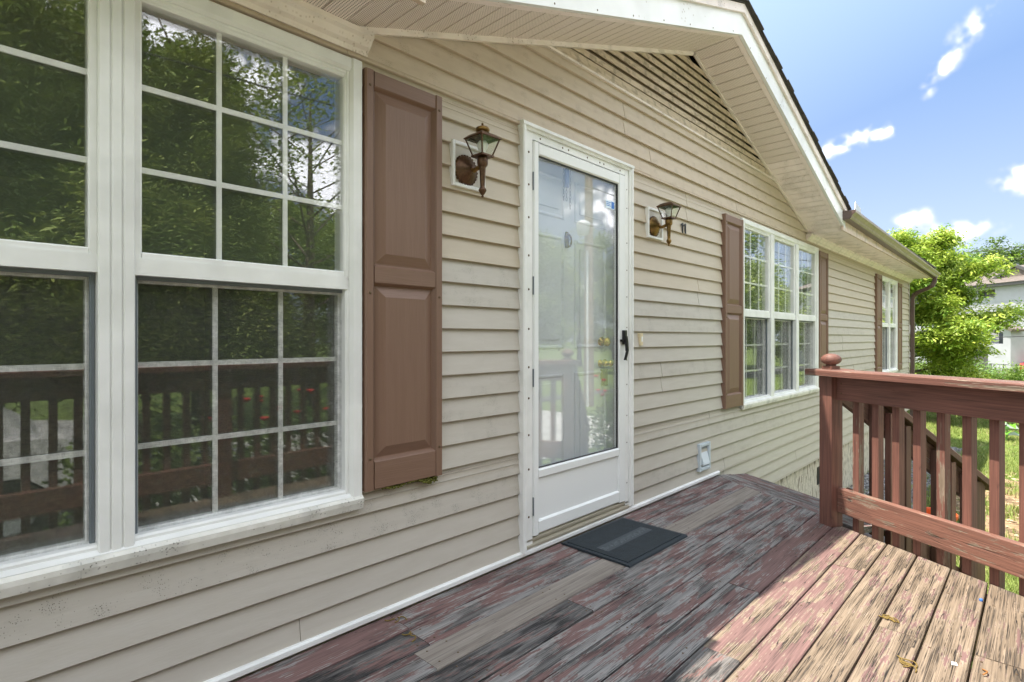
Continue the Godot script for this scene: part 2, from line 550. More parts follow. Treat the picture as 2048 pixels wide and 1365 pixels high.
	M.galvanised = mat(Color(0.66, 0.69, 0.70), 0.4, 0.5)
	M.shingle = tri_mat(tone(431, 256, 256, Color(0.24, 0.22, 0.21), Color(0.33, 0.31, 0.29), 1, 1, 0.2, 0.3, Color(0.15, 0.14, 0.14), 0.1, 0.5), 0.95, 0.2, 2.5)
	M.glass = glass(Color(0.62, 0.68, 0.58), 0.03)
	M.storm_glass = glass(Color(0.84, 0.88, 0.89), 0.06)
	M.lamp_glass = glass(Color(0.55, 0.70, 0.62), 0.10)
	var sm := mat(Color(0.235, 0.225, 0.215), 0.8)
	sm.transparency = BaseMaterial3D.TRANSPARENCY_ALPHA
	sm.albedo_texture = mesh_picture()
	M.screen = sm
	M.dark_frame = mat(Color(0.42, 0.45, 0.47), 0.5, 0.2)
	M.room_wall = mat(Color(0.42, 0.37, 0.31), 0.9)
	M.room_floor = mat(Color(0.33, 0.26, 0.20), 0.8)
	M.curtain = mat(Color(0.36, 0.37, 0.31), 0.9)
	M.door_white = mat(Color(0.91, 0.915, 0.91), 0.4)
	M.door_inner = mat(Color(0.90, 0.91, 0.915), 0.5)
	M.brass = tri_mat(tone(441, 128, 128, Color(0.48, 0.375, 0.22), Color(0.62, 0.50, 0.30), 1, 1, 0.06, 0.2, Color(0.30, 0.16, 0.10), 0.3, 0.4), 0.38, 0.0, 9.0)
	M.brass.metallic = 0.9
	M.bright_brass = mat(Color(0.86, 0.72, 0.34), 0.18, 1.0)
	M.copper = tri_mat(tone(451, 128, 128, Color(0.31, 0.225, 0.175), Color(0.42, 0.32, 0.235), 1, 1, 0.06, 0.25, Color(0.62, 0.48, 0.26), 0.3, 0.6), 0.42, 0.0, 8.0)
	M.copper.metallic = 0.7
	M.bulb = mat(Color(0.93, 0.93, 0.92), 0.35)
	M.black = mat(Color(0.10, 0.105, 0.11), 0.4)
	M.screw = mat(Color(0.40, 0.33, 0.25), 0.5, 0.6)
	M.rubber = tri_mat(tone(461, 256, 256, Color(0.13, 0.16, 0.18), Color(0.20, 0.23, 0.25), 1, 1, 0.3, 0.12, Color(0.4, 0.41, 0.4), 0.1, 0.9), 0.9, 0.25, 6.0)
	M.rubber_edge = mat(Color(0.15, 0.185, 0.21), 0.6)
	M.rubber_strip = tmat(worn_strip(), 0.7, 0.25)
	M.moss = mat(Color(0.36, 0.36, 0.12), 0.95)
	M.cream = mat(Color(0.86, 0.80, 0.66), 0.4)
	M.grass_ground = tri_mat(tone(471, 512, 512, Color(0.34, 0.44, 0.16), Color(0.48, 0.55, 0.24), 1, 1, 0.03, 0.2, Color(0.52, 0.47, 0.30), 0.25, 0.6), 0.95, 0.0, 0.5)
	M.soil = tri_mat(tone(481, 256, 256, Color(0.52, 0.43, 0.32), Color(0.68, 0.58, 0.45), 1, 1, 0.05, 0.3, Color(0.36, 0.28, 0.19), 0.2, 0.6), 0.95, 0.5, 1.1)
	M.concrete = tri_mat(tone(491, 256, 256, Color(0.78, 0.78, 0.765), Color(0.84, 0.84, 0.825), 1, 1, 0.05, 0.2, Color(0.5, 0.48, 0.44), 0.12, 0.4), 0.9, 0.1, 0.7)
	M.asphalt = tri_mat(tone(501, 256, 256, Color(0.30, 0.30, 0.30), Color(0.37, 0.37, 0.37), 1, 1, 0.2, 0.2, Color(0.45, 0.45, 0.44), 0.1, 0.5), 0.9, 0.1, 1.0)
	M.bark = tri_mat(tone(511, 128, 256, Color(0.34, 0.29, 0.25), Color(0.46, 0.41, 0.36), 1, 6, 0.08, 0.2, Color(0.2, 0.17, 0.15), 0.2, 0.6), 0.9, 0.5, 2.0)
	M.pole = tri_mat(tone(521, 128, 256, Color(0.52, 0.45, 0.38), Color(0.64, 0.57, 0.50), 1, 8, 0.1, 0.15, Color(0.3, 0.25, 0.2), 0.2, 0.6), 0.9, 0.2, 1.5)
	M.white_wall = tri_mat(tone(531, 256, 256, Color(0.64, 0.64, 0.67), Color(0.66, 0.66, 0.69), 1, 1, 0.02, 0.0, Color.BLACK, 0.05, 0.1), 0.7, 0.0, 0.2)
	M.grey_roof = tri_mat(tone(541, 256, 256, Color(0.40, 0.36, 0.34), Color(0.47, 0.43, 0.40), 1, 1, 0.1, 0.2, Color(0.38, 0.33, 0.30), 0.15, 0.5), 0.95, 0.0, 0.5)
	M.dark_trim = mat(Color(0.30, 0.29, 0.29), 0.6)
	M.balcony_back = mat(Color(0.60, 0.58, 0.56), 0.8)
	M.dark_glass = mat(Color(0.16, 0.18, 0.20), 0.1)
	M.orange = mat(Color(0.83, 0.33, 0.12), 0.45)
	M.car_white = mat(Color(0.88, 0.88, 0.88), 0.25)
	M.car_white.clearcoat_enabled = true
	M.car_white.clearcoat = 0.8
	M.car_red = mat(Color(0.70, 0.10, 0.10), 0.3)
	M.tyre = mat(Color(0.08, 0.08, 0.08), 0.9)
	M.cable = mat(Color(0.16, 0.16, 0.17), 0.7)
	M.pvc = mat(Color(0.85, 0.86, 0.87), 0.4)
	M.gravel = leaf_mat(Color(0.72, 0.72, 0.74), 0.9, 0.0)
	M.leaf = leaf_mat(Color.WHITE, 0.5, 0.55)
	M.needle = leaf_mat(Color.WHITE, 0.7, 0.25)
	M.blade = leaf_mat(Color.WHITE, 0.6, 0.5)
	M.petal = leaf_mat(Color.WHITE, 0.6, 0.3)

func leaf_mat(c: Color, rough: float, through: float) -> StandardMaterial3D:
	var m := mat(c, rough)
	m.vertex_color_use_as_albedo = true
	if through > 0.0:
		m.backlight_enabled = true
		m.backlight = Color(through, through, through).linear_to_srgb()
	return m

# vented soffit: rows of small holes and a rib
func perforated() -> Array:
	var w := 128
	var n := noise_bytes(601, 0.05, 3, w, w, 1, 1)
	var rgb := PackedByteArray()
	rgb.resize(w * w * 3)
	var hei := PackedByteArray()
	hei.resize(w * w)
	for y in w:
		for x in w:
			var i := y * w + x
			var cx := fmod(x, 12.8) - 6.4
			var cy := fmod(y, 14.2) - 7.1
			var hole := clampf(1.0 - (sqrt(cx * cx + cy * cy) - 2.6), 0.0, 1.0)
			var k := n[i] * 0.0039216
			var c := Color(0.93, 0.875, 0.84).lerp(Color(0.95, 0.90, 0.87), k).lerp(Color(0.24, 0.19, 0.14), hole * 0.85)
			rgb[i * 3] = int(c.r * 255.0)
			rgb[i * 3 + 1] = int(c.g * 255.0)
			rgb[i * 3 + 2] = int(c.b * 255.0)
			hei[i] = int(200.0 - hole * 150.0)
	return [tex(w, w, rgb, Image.FORMAT_RGB8), tex(w, w, hei, Image.FORMAT_L8)]

func stucco() -> Array:
	var w := 512
	var drip := noise_bytes(611, 0.05, 4, w, w, 1, 5)
	var lump := noise_bytes(612, 0.03, 4, w, w, 1, 1)
	var crack := noise_bytes(613, 0.018, 4, w, w, 1, 2)
	var rgb := PackedByteArray()
	rgb.resize(w * w * 3)
	var hei := PackedByteArray()
	hei.resize(w * w)
	for i in w * w:
		var l := lump[i] * 0.0039216
		var s := clampf((drip[i] * 0.0039216 - 0.60) * 7.0, 0.0, 1.0) * 0.75
		var ck := clampf(1.0 - absf(crack[i] * 0.0039216 - 0.5) * 60.0, 0.0, 1.0) * clampf((l - 0.4) * 5.0, 0.0, 1.0)
		var c := Color(0.74, 0.71, 0.63).lerp(Color(0.85, 0.82, 0.75), l).lerp(Color(0.36, 0.32, 0.26), maxf(s, ck * 0.8))
		rgb[i * 3] = int(c.r * 255.0)
		rgb[i * 3 + 1] = int(c.g * 255.0)
		rgb[i * 3 + 2] = int(c.b * 255.0)
		hei[i] = int(clampf(0.3 + 0.5 * l - 0.4 * ck, 0.0, 1.0) * 255.0)
	return [tex(w, w, rgb, Image.FORMAT_RGB8), tex(w, w, hei, Image.FORMAT_L8)]

# insect screen: the alpha is how much of a thread a point covers
func mesh_picture() -> ImageTexture:
	var w := 256
	var n := noise_bytes(621, 0.02, 4, w, w, 1, 1)
	var f := noise_bytes(622, 0.3, 2, w, w, 12, 1)
	var g := noise_bytes(623, 0.3, 2, w, w, 1, 12)
	var px := PackedByteArray()
	px.resize(w * w * 4)
	for i in w * w:
		var v := 0.24 + (n[i] + f[i] * 0.8 + g[i] * 0.5 - 293.0) * 0.0039216 * 0.30
		px[i * 4] = 255
		px[i * 4 + 1] = 255
		px[i * 4 + 2] = 255
		px[i * 4 + 3] = int(clampf(v, 0.0, 1.0) * 255.0)
	return tex(w, w, px, Image.FORMAT_RGBA8)

# the mat's worn moulded strip: strokes too rubbed to read
func worn_strip() -> Array:
	var w := 256
	var h := 32
	var f := noise_bytes(631, 0.2, 3, w, h, 1, 3)
	var n := noise_bytes(632, 0.06, 3, w, h, 1, 1)
	var rgb := PackedByteArray()
	rgb.resize(w * h * 3)
	var hei := PackedByteArray()
	hei.resize(w * h)
	for i in w * h:
		var y := i / w
		var k := 1.0 if f[i] > 140 and n[i] > 100 and y > 7 and y < 25 else 0.0
		var c := Color(0.24, 0.27, 0.29).lerp(Color(0.38, 0.40, 0.41), k * 0.8)
		rgb[i * 3] = int(c.r * 255.0)
		rgb[i * 3 + 1] = int(c.g * 255.0)
		rgb[i * 3 + 2] = int(c.b * 255.0)
		hei[i] = int(90.0 + 120.0 * k)
	return [tex(w, h, rgb, Image.FORMAT_RGB8), tex(w, h, hei, Image.FORMAT_L8)]

# ------------------------------------------------------------------ the house
const WIN := [[-0.42, 1.085, 0.465, 2.10], [1.955, 2.955, 0.03, 2.135], [4.69, 6.88, 0.49, 2.09], [10.29, 11.61, 0.50, 2.065]]
const WALL_L := -2.6
const WALL_R := 12.92
const APEX := Vector2(3.80, 3.158)
const PITCH := 0.34
const EAVE := 2.206

func rake_x(y: float, side: float) -> float:
	return APEX.x + side * (APEX.y - y) / PITCH

func build_house() -> void:
	var h := thing("house", "beige vinyl sided single storey home with front gable, brown shutters and white storm door", "house", Vector3(3.8, GROUND, 0))
	# wall sheathing with its openings
	var xs := [WALL_L]
	for w in WIN:
		xs.append(w[0] + 0.02)
		xs.append(w[1] - 0.02)
	xs.append(WALL_R)
	var mb := MB.new()
	for i in xs.size() - 1:
		var a: float = xs[i]
		var b: float = xs[i + 1]
		if i % 2 == 0:
			mb.box(Vector3(a, -0.30, -0.12), Vector3(b, 2.30, 0.0))
		else:
			var w: Array = WIN[i / 2]
			mb.box(Vector3(a, -0.30, -0.12), Vector3(b, w[2] + 0.02, 0.0))
			mb.box(Vector3(a, w[3] - 0.02, -0.12), Vector3(b, 2.30, 0.0))
	mb.ext(PackedVector2Array([Vector2(1.3, 2.3), Vector2(6.3, 2.3), Vector2(3.8, 3.14)]), Vector3.ZERO, Vector3.RIGHT, Vector3.UP, Vector3.BACK, -0.12, -0.02)
	mb.box(Vector3(WALL_L - 0.12, -0.3, -8.0), Vector3(WALL_L, 2.3, 0.0))
	mb.box(Vector3(WALL_R - 0.12, -0.3, -8.0), Vector3(WALL_R - 0.001, 2.3, -0.12))
	mb.box(Vector3(WALL_L, -0.3, -8.1), Vector3(WALL_R, 2.3, -8.0))
	part("wall", mb, M.siding_tan, h)
	mb = MB.new()
	mb.box(Vector3(WALL_L, GROUND - 0.3, -8.0), Vector3(WALL_R - 0.02, -0.301, -0.02))
	part("foundation", mb, M.stucco, h)
	# crawl space vent in the foundation
	mb = MB.new()
	mb.box(Vector3(7.02, -0.62, -0.02), Vector3(7.42, -0.42, -0.012))
	part("foundation_vent", mb, M.black, h)
	# rooms behind the windows
	mb = MB.new()
	mb.box(Vector3(WALL_L, -0.28, -7.99), Vector3(WALL_R - 0.13, -0.22, -0.121))
	part("room_floor", mb, M.room_floor, h)
	mb = MB.new()
	mb.box(Vector3(WALL_L, 2.24, -7.99), Vector3(WALL_R - 0.13, 2.28, -0.121))
	mb.box(Vector3(WALL_L, -0.22, -3.6), Vector3(WALL_R - 0.13, 2.24, -3.5))
	mb.box(Vector3(1.62, -0.22, -3.5), Vector3(1.72, 2.24, -0.125))
	mb.box(Vector3(3.3, -0.22, -3.5), Vector3(3.4, 2.24, -0.125))
	mb.box(Vector3(8.4, -0.22, -3.5), Vector3(8.5, 2.24, -0.125))
	part("room_wall", mb, M.room_wall, h)
	siding(h)
	gable(h)
	roof(h)
	window(h, -0.42, 1.085, 0.465, 2.10, 2)
	window(h, 4.69, 6.88, 0.49, 2.09, 3)
	window(h, 10.29, 11.61, 0.50, 2.065, 2)
	for s in [[1.092, 1.455, 0.507, 2.085], [4.315, 4.682, 0.512, 2.068], [6.895, 7.24, 0.515, 2.068], [9.90, 10.265, 0.51, 2.06], [11.635, 11.99, 0.51, 2.045]]:
		shutter(h, s[0], s[1], s[2], s[3])
	door(h)
	fittings(h)

func siding(h: Node3D) -> void:
	var joints := [[0.855, -1, -1], [2.89, 22, 23], [3.71, 18, 19], [4.61, 20, 21], [4.095, 2, 3], [4.365, -2, -1], [4.93, 0, 1], [6.15, -3, -2], [7.76, 16, 17], [9.19, 10, 11], [8.6, 4, 5], [1.03, 19, 20], [8.9, -1, 0], [12.3, 12, 13], [1.75, 24, 24], [5.9, 22, 22], [1.72, 8, 9], [3.35, 6, 7], [3.9, 12, 13], [1.6, 4, 5], [8.0, 8, 9], [9.5, 15, 15], [3.2, 20, 21]]
	var pitch := 0.1001
	for k in range(-4, 25):
		var y0 := 0.118 + pitch * k
		var y1 := y0 + pitch
		if k == 24:
			y1 = 2.572
		if k == -4:
			y0 = -0.302
		var cuts := [y0]
		for w in WIN:
			for e in [w[2], w[3]]:
				if e > y0 + 0.004 and e < y1 - 0.004:
					cuts.append(e)
		cuts.append(y1)
		cuts.sort()
		for ci in cuts.size() - 1:
			var ya: float = cuts[ci]
			var yb: float = cuts[ci + 1]
			if yb - ya < 0.003:
				continue
			var mid := (ya + yb) / 2.0
			var spans := [[WALL_L, WALL_R]]
			if k <= -2:
				spans = [[4.2, WALL_R]]
			for w in WIN:
				if mid > w[2] and mid < w[3]:
					var next := []
					for s in spans:
						if w[0] > s[0]:
							next.append([s[0], minf(s[1], w[0])])
						if w[1] < s[1]:
							next.append([maxf(s[0], w[1]), s[1]])
					spans = next
			for j in joints:
				if k >= j[1] and k <= j[2]:
					var next := []
					for s in spans:
						if j[0] > s[0] + 0.05 and j[0] < s[1] - 0.05:
							next.append([s[0], j[0]])
							next.append([j[0] + 0.0016, s[1]])
						else:
							next.append(s)
					spans = next
			var lift := 0.0
			for s in spans:
				var zb := 0.0200 - 0.0160 * (ya - y0) / pitch + lift
				var zt := 0.0200 - 0.0160 * (yb - y0) / pitch + lift
				var prof := PackedVector2Array([Vector2(zt, yb), Vector2(zb, ya + 0.0022), Vector2(zb - 0.003, ya), Vector2(-0.001, ya), Vector2(-0.001, yb)])
				var l0: float = s[0]
				var l1: float = s[1]
				var k0 := Vector2.ZERO
				var k1 := Vector2.ZERO
				if k >= 21:
					if l0 <= WALL_L + 0.01:
						k0 = Vector2(0, 1.0 / PITCH)
						l0 = APEX.x - APEX.y / PITCH
					if l1 >= WALL_R - 0.01:
						k1 = Vector2(0, -1.0 / PITCH)
						l1 = APEX.x + APEX.y / PITCH
				var m := MB.new()
				m.ext(prof, Vector3.ZERO, Vector3.BACK, Vector3.UP, Vector3.RIGHT, l0, l1, rng.randf() * 5.0, 0.8, 9.9, k0, k1)
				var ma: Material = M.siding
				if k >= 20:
					ma = M.siding_tan
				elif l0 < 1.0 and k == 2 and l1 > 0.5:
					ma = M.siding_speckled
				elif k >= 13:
					ma = M.siding_bounce_warm
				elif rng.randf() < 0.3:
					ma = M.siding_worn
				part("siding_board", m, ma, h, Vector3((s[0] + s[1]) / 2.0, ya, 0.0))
				lift = 0.0018 - lift

func gable(h: Node3D) -> void:
	# triangular louvred vent
	var mb := MB.new()
	var yb := 2.572
	mb.ext(PackedVector2Array([Vector2(0.0, yb), Vector2(0.03, yb), Vector2(0.03, yb + 0.012), Vector2(0.018, yb + 0.02), Vector2(0.0, yb + 0.02)]), Vector3.ZERO, Vector3.BACK, Vector3.UP, Vector3.RIGHT, rake_x(yb, -1.0), rake_x(yb, 1.0))
	var vent := part("gable_vent", mb, M.frieze, h)
	mb = MB.new()
	mb.ext(PackedVector2Array([Vector2(0.013, yb + 0.075), Vector2(0.018, yb + 0.02), Vector2(-0.005, yb + 0.02), Vector2(-0.005, yb + 0.075)]), Vector3.ZERO, Vector3.BACK, Vector3.UP, Vector3.RIGHT, APEX.x - APEX.y / PITCH, APEX.x + APEX.y / PITCH, 0.0, 0.8, 14.0, Vector2(0, 1.0 / PITCH), Vector2(0, -1.0 / PITCH))
	part("sill_board", mb, M.louver, vent)
	for k in 8:
		var y := yb + 0.082 + k * 0.0575
		var m := MB.new()
		m.ext(PackedVector2Array([Vector2(-0.016, y + 0.052), Vector2(0.016, y + 0.034), Vector2(0.016, y), Vector2(0.010, y), Vector2(-0.019, y + 0.045)]), Vector3.ZERO, Vector3.BACK, Vector3.UP, Vector3.RIGHT, APEX.x - APEX.y / PITCH, APEX.x + APEX.y / PITCH, rng.randf() * 3.0, 0.8, 14.0, Vector2(0, 1.0 / PITCH), Vector2(0, -1.0 / PITCH))
		part("slat", m, M.louver, vent)
	mb = MB.new()
	mb.ext(PackedVector2Array([Vector2(2.14, yb + 0.02), Vector2(5.46, yb + 0.02), Vector2(3.8, 3.155)]), Vector3.ZERO, Vector3.RIGHT, Vector3.UP, Vector3.BACK, -0.022, -0.019)
	part("backing", mb, mat(Color(0.50, 0.43, 0.34), 0.9), vent)

func slope_frame(side: float) -> Array:
	var along := Vector3(side, -PITCH, 0).normalized()
	var nor := Vector3(side * PITCH, 1.0, 0).normalized()
	return [along, nor]

func roof(h: Node3D) -> void:
	var run := 2.80
	var slope := run * sqrt(1.0 + PITCH * PITCH)
	for side: float in [-1.0, 1.0]:
		var fr := slope_frame(side)
		var al: Vector3 = fr[0]
		var nor: Vector3 = fr[1]
		var top := Vector3(APEX.x, APEX.y, 0)
		# soffit strips across the overhang
		var n := 31
		var step := slope / n
		for i in n:
			var m := MB.new()
			m.ext(rect(i * step + 0.0035, (i + 1) * step - 0.0035, 0.002, 0.012), top, al, nor, Vector3.BACK, 0.006, 0.352, rng.randf(), 11.0, 11.0)
			part("soffit_panel", m, M.soffit if side < 0 or i < 16 else M.soffit_plain, h, top + al * (i + 0.5) * step)
		var mb := MB.new()
		mb.ext(rect(0.0, slope, 0.014, 0.02), top, al, nor, Vector3.BACK, 0.0, 0.352)
		part("soffit_backing", mb, M.soffit_plain, h)
		# channel where soffit meets wall, and where it meets the fascia
		mb = MB.new()
		mb.ext(rect(0.02, slope - 0.02, -0.022 if side < 0 else -0.012, 0.002), top, al, nor, Vector3.BACK, 0.018, 0.034)
		part("soffit_channel", mb, M.frieze, h)
		mb = MB.new()
		mb.ext(rect(-0.003, slope, -0.004, 0.002), top, al, nor, Vector3.BACK, 0.318, 0.349)
		part("soffit_channel", mb, M.soffit_plain, h)
		# rake fascia board with plumb ends
		mb = MB.new()
		var up := Vector3.UP
		mb.ext(rect(0.0, 0.165, 0.352, 0.374), Vector3(APEX.x, APEX.y - 0.004, 0), up, Vector3.BACK, al, 0.001, slope)
		mb = MB.new()
		var e := APEX.x + side * (run - 0.05)
		var yy := APEX.y - PITCH * (run - 0.05)
		var fa := [Vector2(APEX.x + side * 0.0006, APEX.y - 0.004), Vector2(e, yy - 0.004), Vector2(e, yy + 0.165), Vector2(APEX.x + side * 0.0006, APEX.y + 0.165)]
		mb.ext(PackedVector2Array(fa), Vector3.ZERO, Vector3.RIGHT, Vector3.UP, Vector3.BACK, 0.352, 0.374)
		part("fascia", mb, M.fascia, h)
		mb = MB.new()
		var dr := [Vector2(APEX.x + side * 0.0006, APEX.y + 0.14), Vector2(e, yy + 0.14), Vector2(e, yy + 0.198), Vector2(APEX.x + side * 0.0006, APEX.y + 0.198)]
		mb.ext(PackedVector2Array(dr), Vector3.ZERO, Vector3.RIGHT, Vector3.UP, Vector3.BACK, 0.376, 0.392)
		part("drip_edge", mb, M.soffit_plain, h)
		# nails along the lower edge of the fascia
		for i in 9:
			var m := MB.new()
			var x := APEX.x + side * (0.15 + i * 0.31)
			var y := APEX.y - PITCH * (0.15 + i * 0.31) + 0.012
			m.lathe(PackedVector2Array([Vector2(0.0045, 0.0), Vector2(0.0045, 0.001), Vector2(0.0, 0.002)]), Vector3(x, y, 0.3742), 8, Vector3.BACK)
			part("nail", m, M.screw, h)
		# gable roof deck and its shingle edges
		mb = MB.new()
		mb.ext(PackedVector2Array([Vector2(0.0, 0.2), Vector2(slope, 0.2), Vector2(slope, 0.211), Vector2(0.0, 0.211)]), top, al, Vector3.UP, Vector3.FORWARD, -0.40, 3.4)
		part("roof", mb, M.shingle, h)
		for i in 21:
			var m := MB.new()
			var a := i * 0.1405
			m.ext(PackedVector2Array([Vector2(a, 0.2125), Vector2(a + 0.15, 0.2125), Vector2(a + 0.15, 0.222), Vector2(a, 0.216)]), top, al, Vector3.UP, Vector3.FORWARD, -0.412 - rng.randf() * 0.012, 3.4)
			part("shingle", m, M.shingle, h, top + al * a)
	# level eaves on both sides of the gable
	for side: float in [-1.0, 1.0]:
		var xa := APEX.x + side * 2.80
		var xb := WALL_R + 0.04 if side > 0 else WALL_L
		var lo := minf(xa, xb)
		var hi := maxf(xa, xb)
		var n := int((hi - lo) / 0.0929)
		for i in n:
			var m := MB.new()
			var x := lo + (hi - lo) * i / n
			m.ext(rect(x + 0.003, x + (hi - lo) / n - 0.003, EAVE, EAVE + 0.01), Vector3.ZERO, Vector3.RIGHT, Vector3.UP, Vector3.BACK, 0.006, 0.352, rng.randf(), 11.0, 11.0)
			part("soffit_panel", m, M.soffit_plain if side > 0 else M.soffit, h, Vector3(x, EAVE, 0.18))
		var mb := MB.new()
		mb.box(Vector3(lo, EAVE + 0.012, 0.0), Vector3(hi, EAVE + 0.02, 0.352))
		part("soffit_backing", mb, M.soffit_plain, h)
		mb = MB.new()
		var fl := lo if side < 0 else lo - 0.11
		var fh := hi + 0.11 if side < 0 else hi
		mb.ext(PackedVector2Array([Vector2(0.0165, 2.136), Vector2(0.026, 2.134), Vector2(0.034, 2.150), Vector2(0.048, 2.158), Vector2(0.062, 2.178), Vector2(0.075, 2.186), Vector2(0.075, EAVE - 0.001), Vector2(0.0165, EAVE - 0.001)]), Vector3.ZERO, Vector3.BACK, Vector3.UP, Vector3.RIGHT, fl, fh)
		part("frieze", mb, M.frieze, h)
		mb = MB.new()
		mb.box(Vector3(lo - (0.12 if side > 0 else 0.0), EAVE - 0.012, 0.3525), Vector3(hi + (0.12 if side < 0 else 0.0), 2.37, 0.372))
		part("fascia", mb, M.fascia_stained, h)
	# main roof
	var mb := MB.new()
	mb.ext(PackedVector2Array([Vector2(0.43, 2.375), Vector2(0.43, 2.40), Vector2(-4.0, 3.875), Vector2(-4.0, 3.84)]), Vector3.ZERO, Vector3.BACK, Vector3.UP, Vector3.RIGHT, 6.62, WALL_R + 0.06)
	mb.ext(PackedVector2Array([Vector2(0.43, 2.375), Vector2(0.43, 2.40), Vector2(-4.0, 3.875), Vector2(-4.0, 3.84)]), Vector3.ZERO, Vector3.BACK, Vector3.UP, Vector3.RIGHT, WALL_L - 0.2, 0.98)
	mb.ext(PackedVector2Array([Vector2(-0.25, 2.60), Vector2(-0.25, 2.625), Vector2(-4.0, 3.875), Vector2(-4.0, 3.84)]), Vector3.ZERO, Vector3.BACK, Vector3.UP, Vector3.RIGHT, 0.981, 6.619)
	mb.ext(PackedVector2Array([Vector2(-8.4, 2.40), Vector2(-8.4, 2.375), Vector2(-4.001, 3.84), Vector2(-4.001, 3.875)]), Vector3.ZERO, Vector3.BACK, Vector3.UP, Vector3.RIGHT, WALL_L - 0.2, WALL_R + 0.06)
	mb.ext(PackedVector2Array([Vector2(-0.13, 2.30), Vector2(-7.9, 2.30), Vector2(-4.0, 3.83)]), Vector3.ZERO, Vector3.BACK, Vector3.UP, Vector3.RIGHT, WALL_R - 0.10, WALL_R)
	part("roof", mb, M.shingle, h)
	# gutters
	for side: float in [-1.0, 1.0]:
		var xa := 6.44 if side > 0 else 1.16
		var xb := WALL_R + 0.05 if side > 0 else WALL_L
		var fall := 0.10 if side > 0 else 0.0
		var prof := PackedVector2Array([Vector2(0.3725, 0.085), Vector2(0.3725, 0.0), Vector2(0.44, 0.0), Vector2(0.452, 0.012), Vector2(0.458, 0.03), Vector2(0.478, 0.05), Vector2(0.49, 0.06), Vector2(0.492, 0.085), Vector2(0.485, 0.085), Vector2(0.484, 0.063), Vector2(0.472, 0.055), Vector2(0.452, 0.034), Vector2(0.445, 0.014), Vector2(0.436, 0.005), Vector2(0.378, 0.005), Vector2(0.378, 0.085)])
		var axis := Vector3(xb - xa, -fall, 0)
		mb = MB.new()
		mb.ext(prof, Vector3(xa, 2.298, 0), Vector3.BACK, Vector3.UP, axis.normalized(), 0.0, axis.length())
		var gut := part("gutter", mb, M.gutter_face, h)
		mb = MB.new()
		mb.ext(PackedVector2Array([prof[0], prof[1], prof[2], prof[3], prof[4], prof[5], prof[6], prof[7]]), Vector3(xa, 2.298, 0), Vector3.BACK, Vector3.UP, axis.normalized(), -0.003, -0.0005)
		mb.ext(rect(0.374, 0.438, -0.003, -0.0005), Vector3(xa, 2.298, 0), Vector3.BACK, Vector3.UP, axis.normalized(), 0.0, axis.length())
		part("end_cap", mb, M.gutter, gut)
	mb = MB.new()
	mb.ext(PackedVector2Array([Vector2(6.60, 2.375), Vector2(6.92, 2.370), Vector2(6.90, 2.475), Vector2(6.66, 2.51)]), Vector3.ZERO, Vector3.RIGHT, Vector3.UP, Vector3.BACK, 0.44, 0.443)
	part("rain_diverter", mb, M.galvanised, h)
	# downspout at the far corner
	mb = MB.new()
	var path := [Vector3(12.80, 2.21, 0.42), Vector3(12.80, 2.12, 0.42), Vector3(12.81, 2.05, 0.385), Vector3(12.84, 2.0, 0.30), Vector3(12.90, 1.95, 0.17), Vector3(12.94, 1.90, 0.095), Vector3(12.955, 1.83, 0.065), Vector3(12.957, 1.6, 0.062), Vector3(12.957, GROUND + 0.1, 0.062)]
	for i in path.size() - 1:
		var a: Vector3 = path[i]
		var b: Vector3 = path[i + 1]
		var d := (b - a).normalized()
		var ax := Vector3(1, 0, 0)
		if absf(d.x) > 0.2:
			ax = (ax - d * d.x).normalized()
		mb.ext(brect(0.086, 0.066, 0.008), a, ax, d.cross(ax), d, -0.012 if i else 0.0, (b - a).length() + 0.012)
	part("downspout", mb, M.gutter, h)
	mb = MB.new()
	mb.box(Vector3(12.87, -0.30, 0.0), Vector3(12.93, 2.136, 0.022))
	part("corner_post", mb, M.siding_worn, h)

# a frame of four strips with a stepped profile
func frame(mb: MB, x0: float, x1: float, y0: float, y1: float, w: float, z0: float, z1: float, bevel := 0.006) -> void:
	mb.ext(PackedVector2Array([Vector2(x0, z0), Vector2(x0, z1 - bevel * 0.5), Vector2(x0 + bevel * 0.5, z1), Vector2(x0 + w - bevel, z1), Vector2(x0 + w, z1 - bevel), Vector2(x0 + w, z0)]), Vector3.ZERO, Vector3.RIGHT, Vector3.BACK, Vector3.UP, y0, y1)
	mb.ext(PackedVector2Array([Vector2(x1, z0), Vector2(x1, z1 - bevel * 0.5), Vector2(x1 - bevel * 0.5, z1), Vector2(x1 - w + bevel, z1), Vector2(x1 - w, z1 - bevel), Vector2(x1 - w, z0)]), Vector3.ZERO, Vector3.RIGHT, Vector3.BACK, Vector3.UP, y0, y1)
	mb.ext(PackedVector2Array([Vector2(y1, z0), Vector2(y1, z1 - bevel * 0.5), Vector2(y1 - bevel * 0.5, z1 - 0.0006), Vector2(y1 - w + bevel, z1 - 0.0006), Vector2(y1 - w, z1 - bevel), Vector2(y1 - w, z0)]), Vector3.ZERO, Vector3.UP, Vector3.BACK, Vector3.RIGHT, x0 + w * 0.98, x1 - w * 0.98)
	mb.ext(PackedVector2Array([Vector2(y0, z0), Vector2(y0, z1 - bevel * 0.5), Vector2(y0 + bevel * 0.5, z1 - 0.0006), Vector2(y0 + w - bevel, z1 - 0.0006), Vector2(y0 + w, z1 - bevel), Vector2(y0 + w, z0)]), Vector3.ZERO, Vector3.UP, Vector3.BACK, Vector3.RIGHT, x0 + w * 0.98, x1 - w * 0.98)

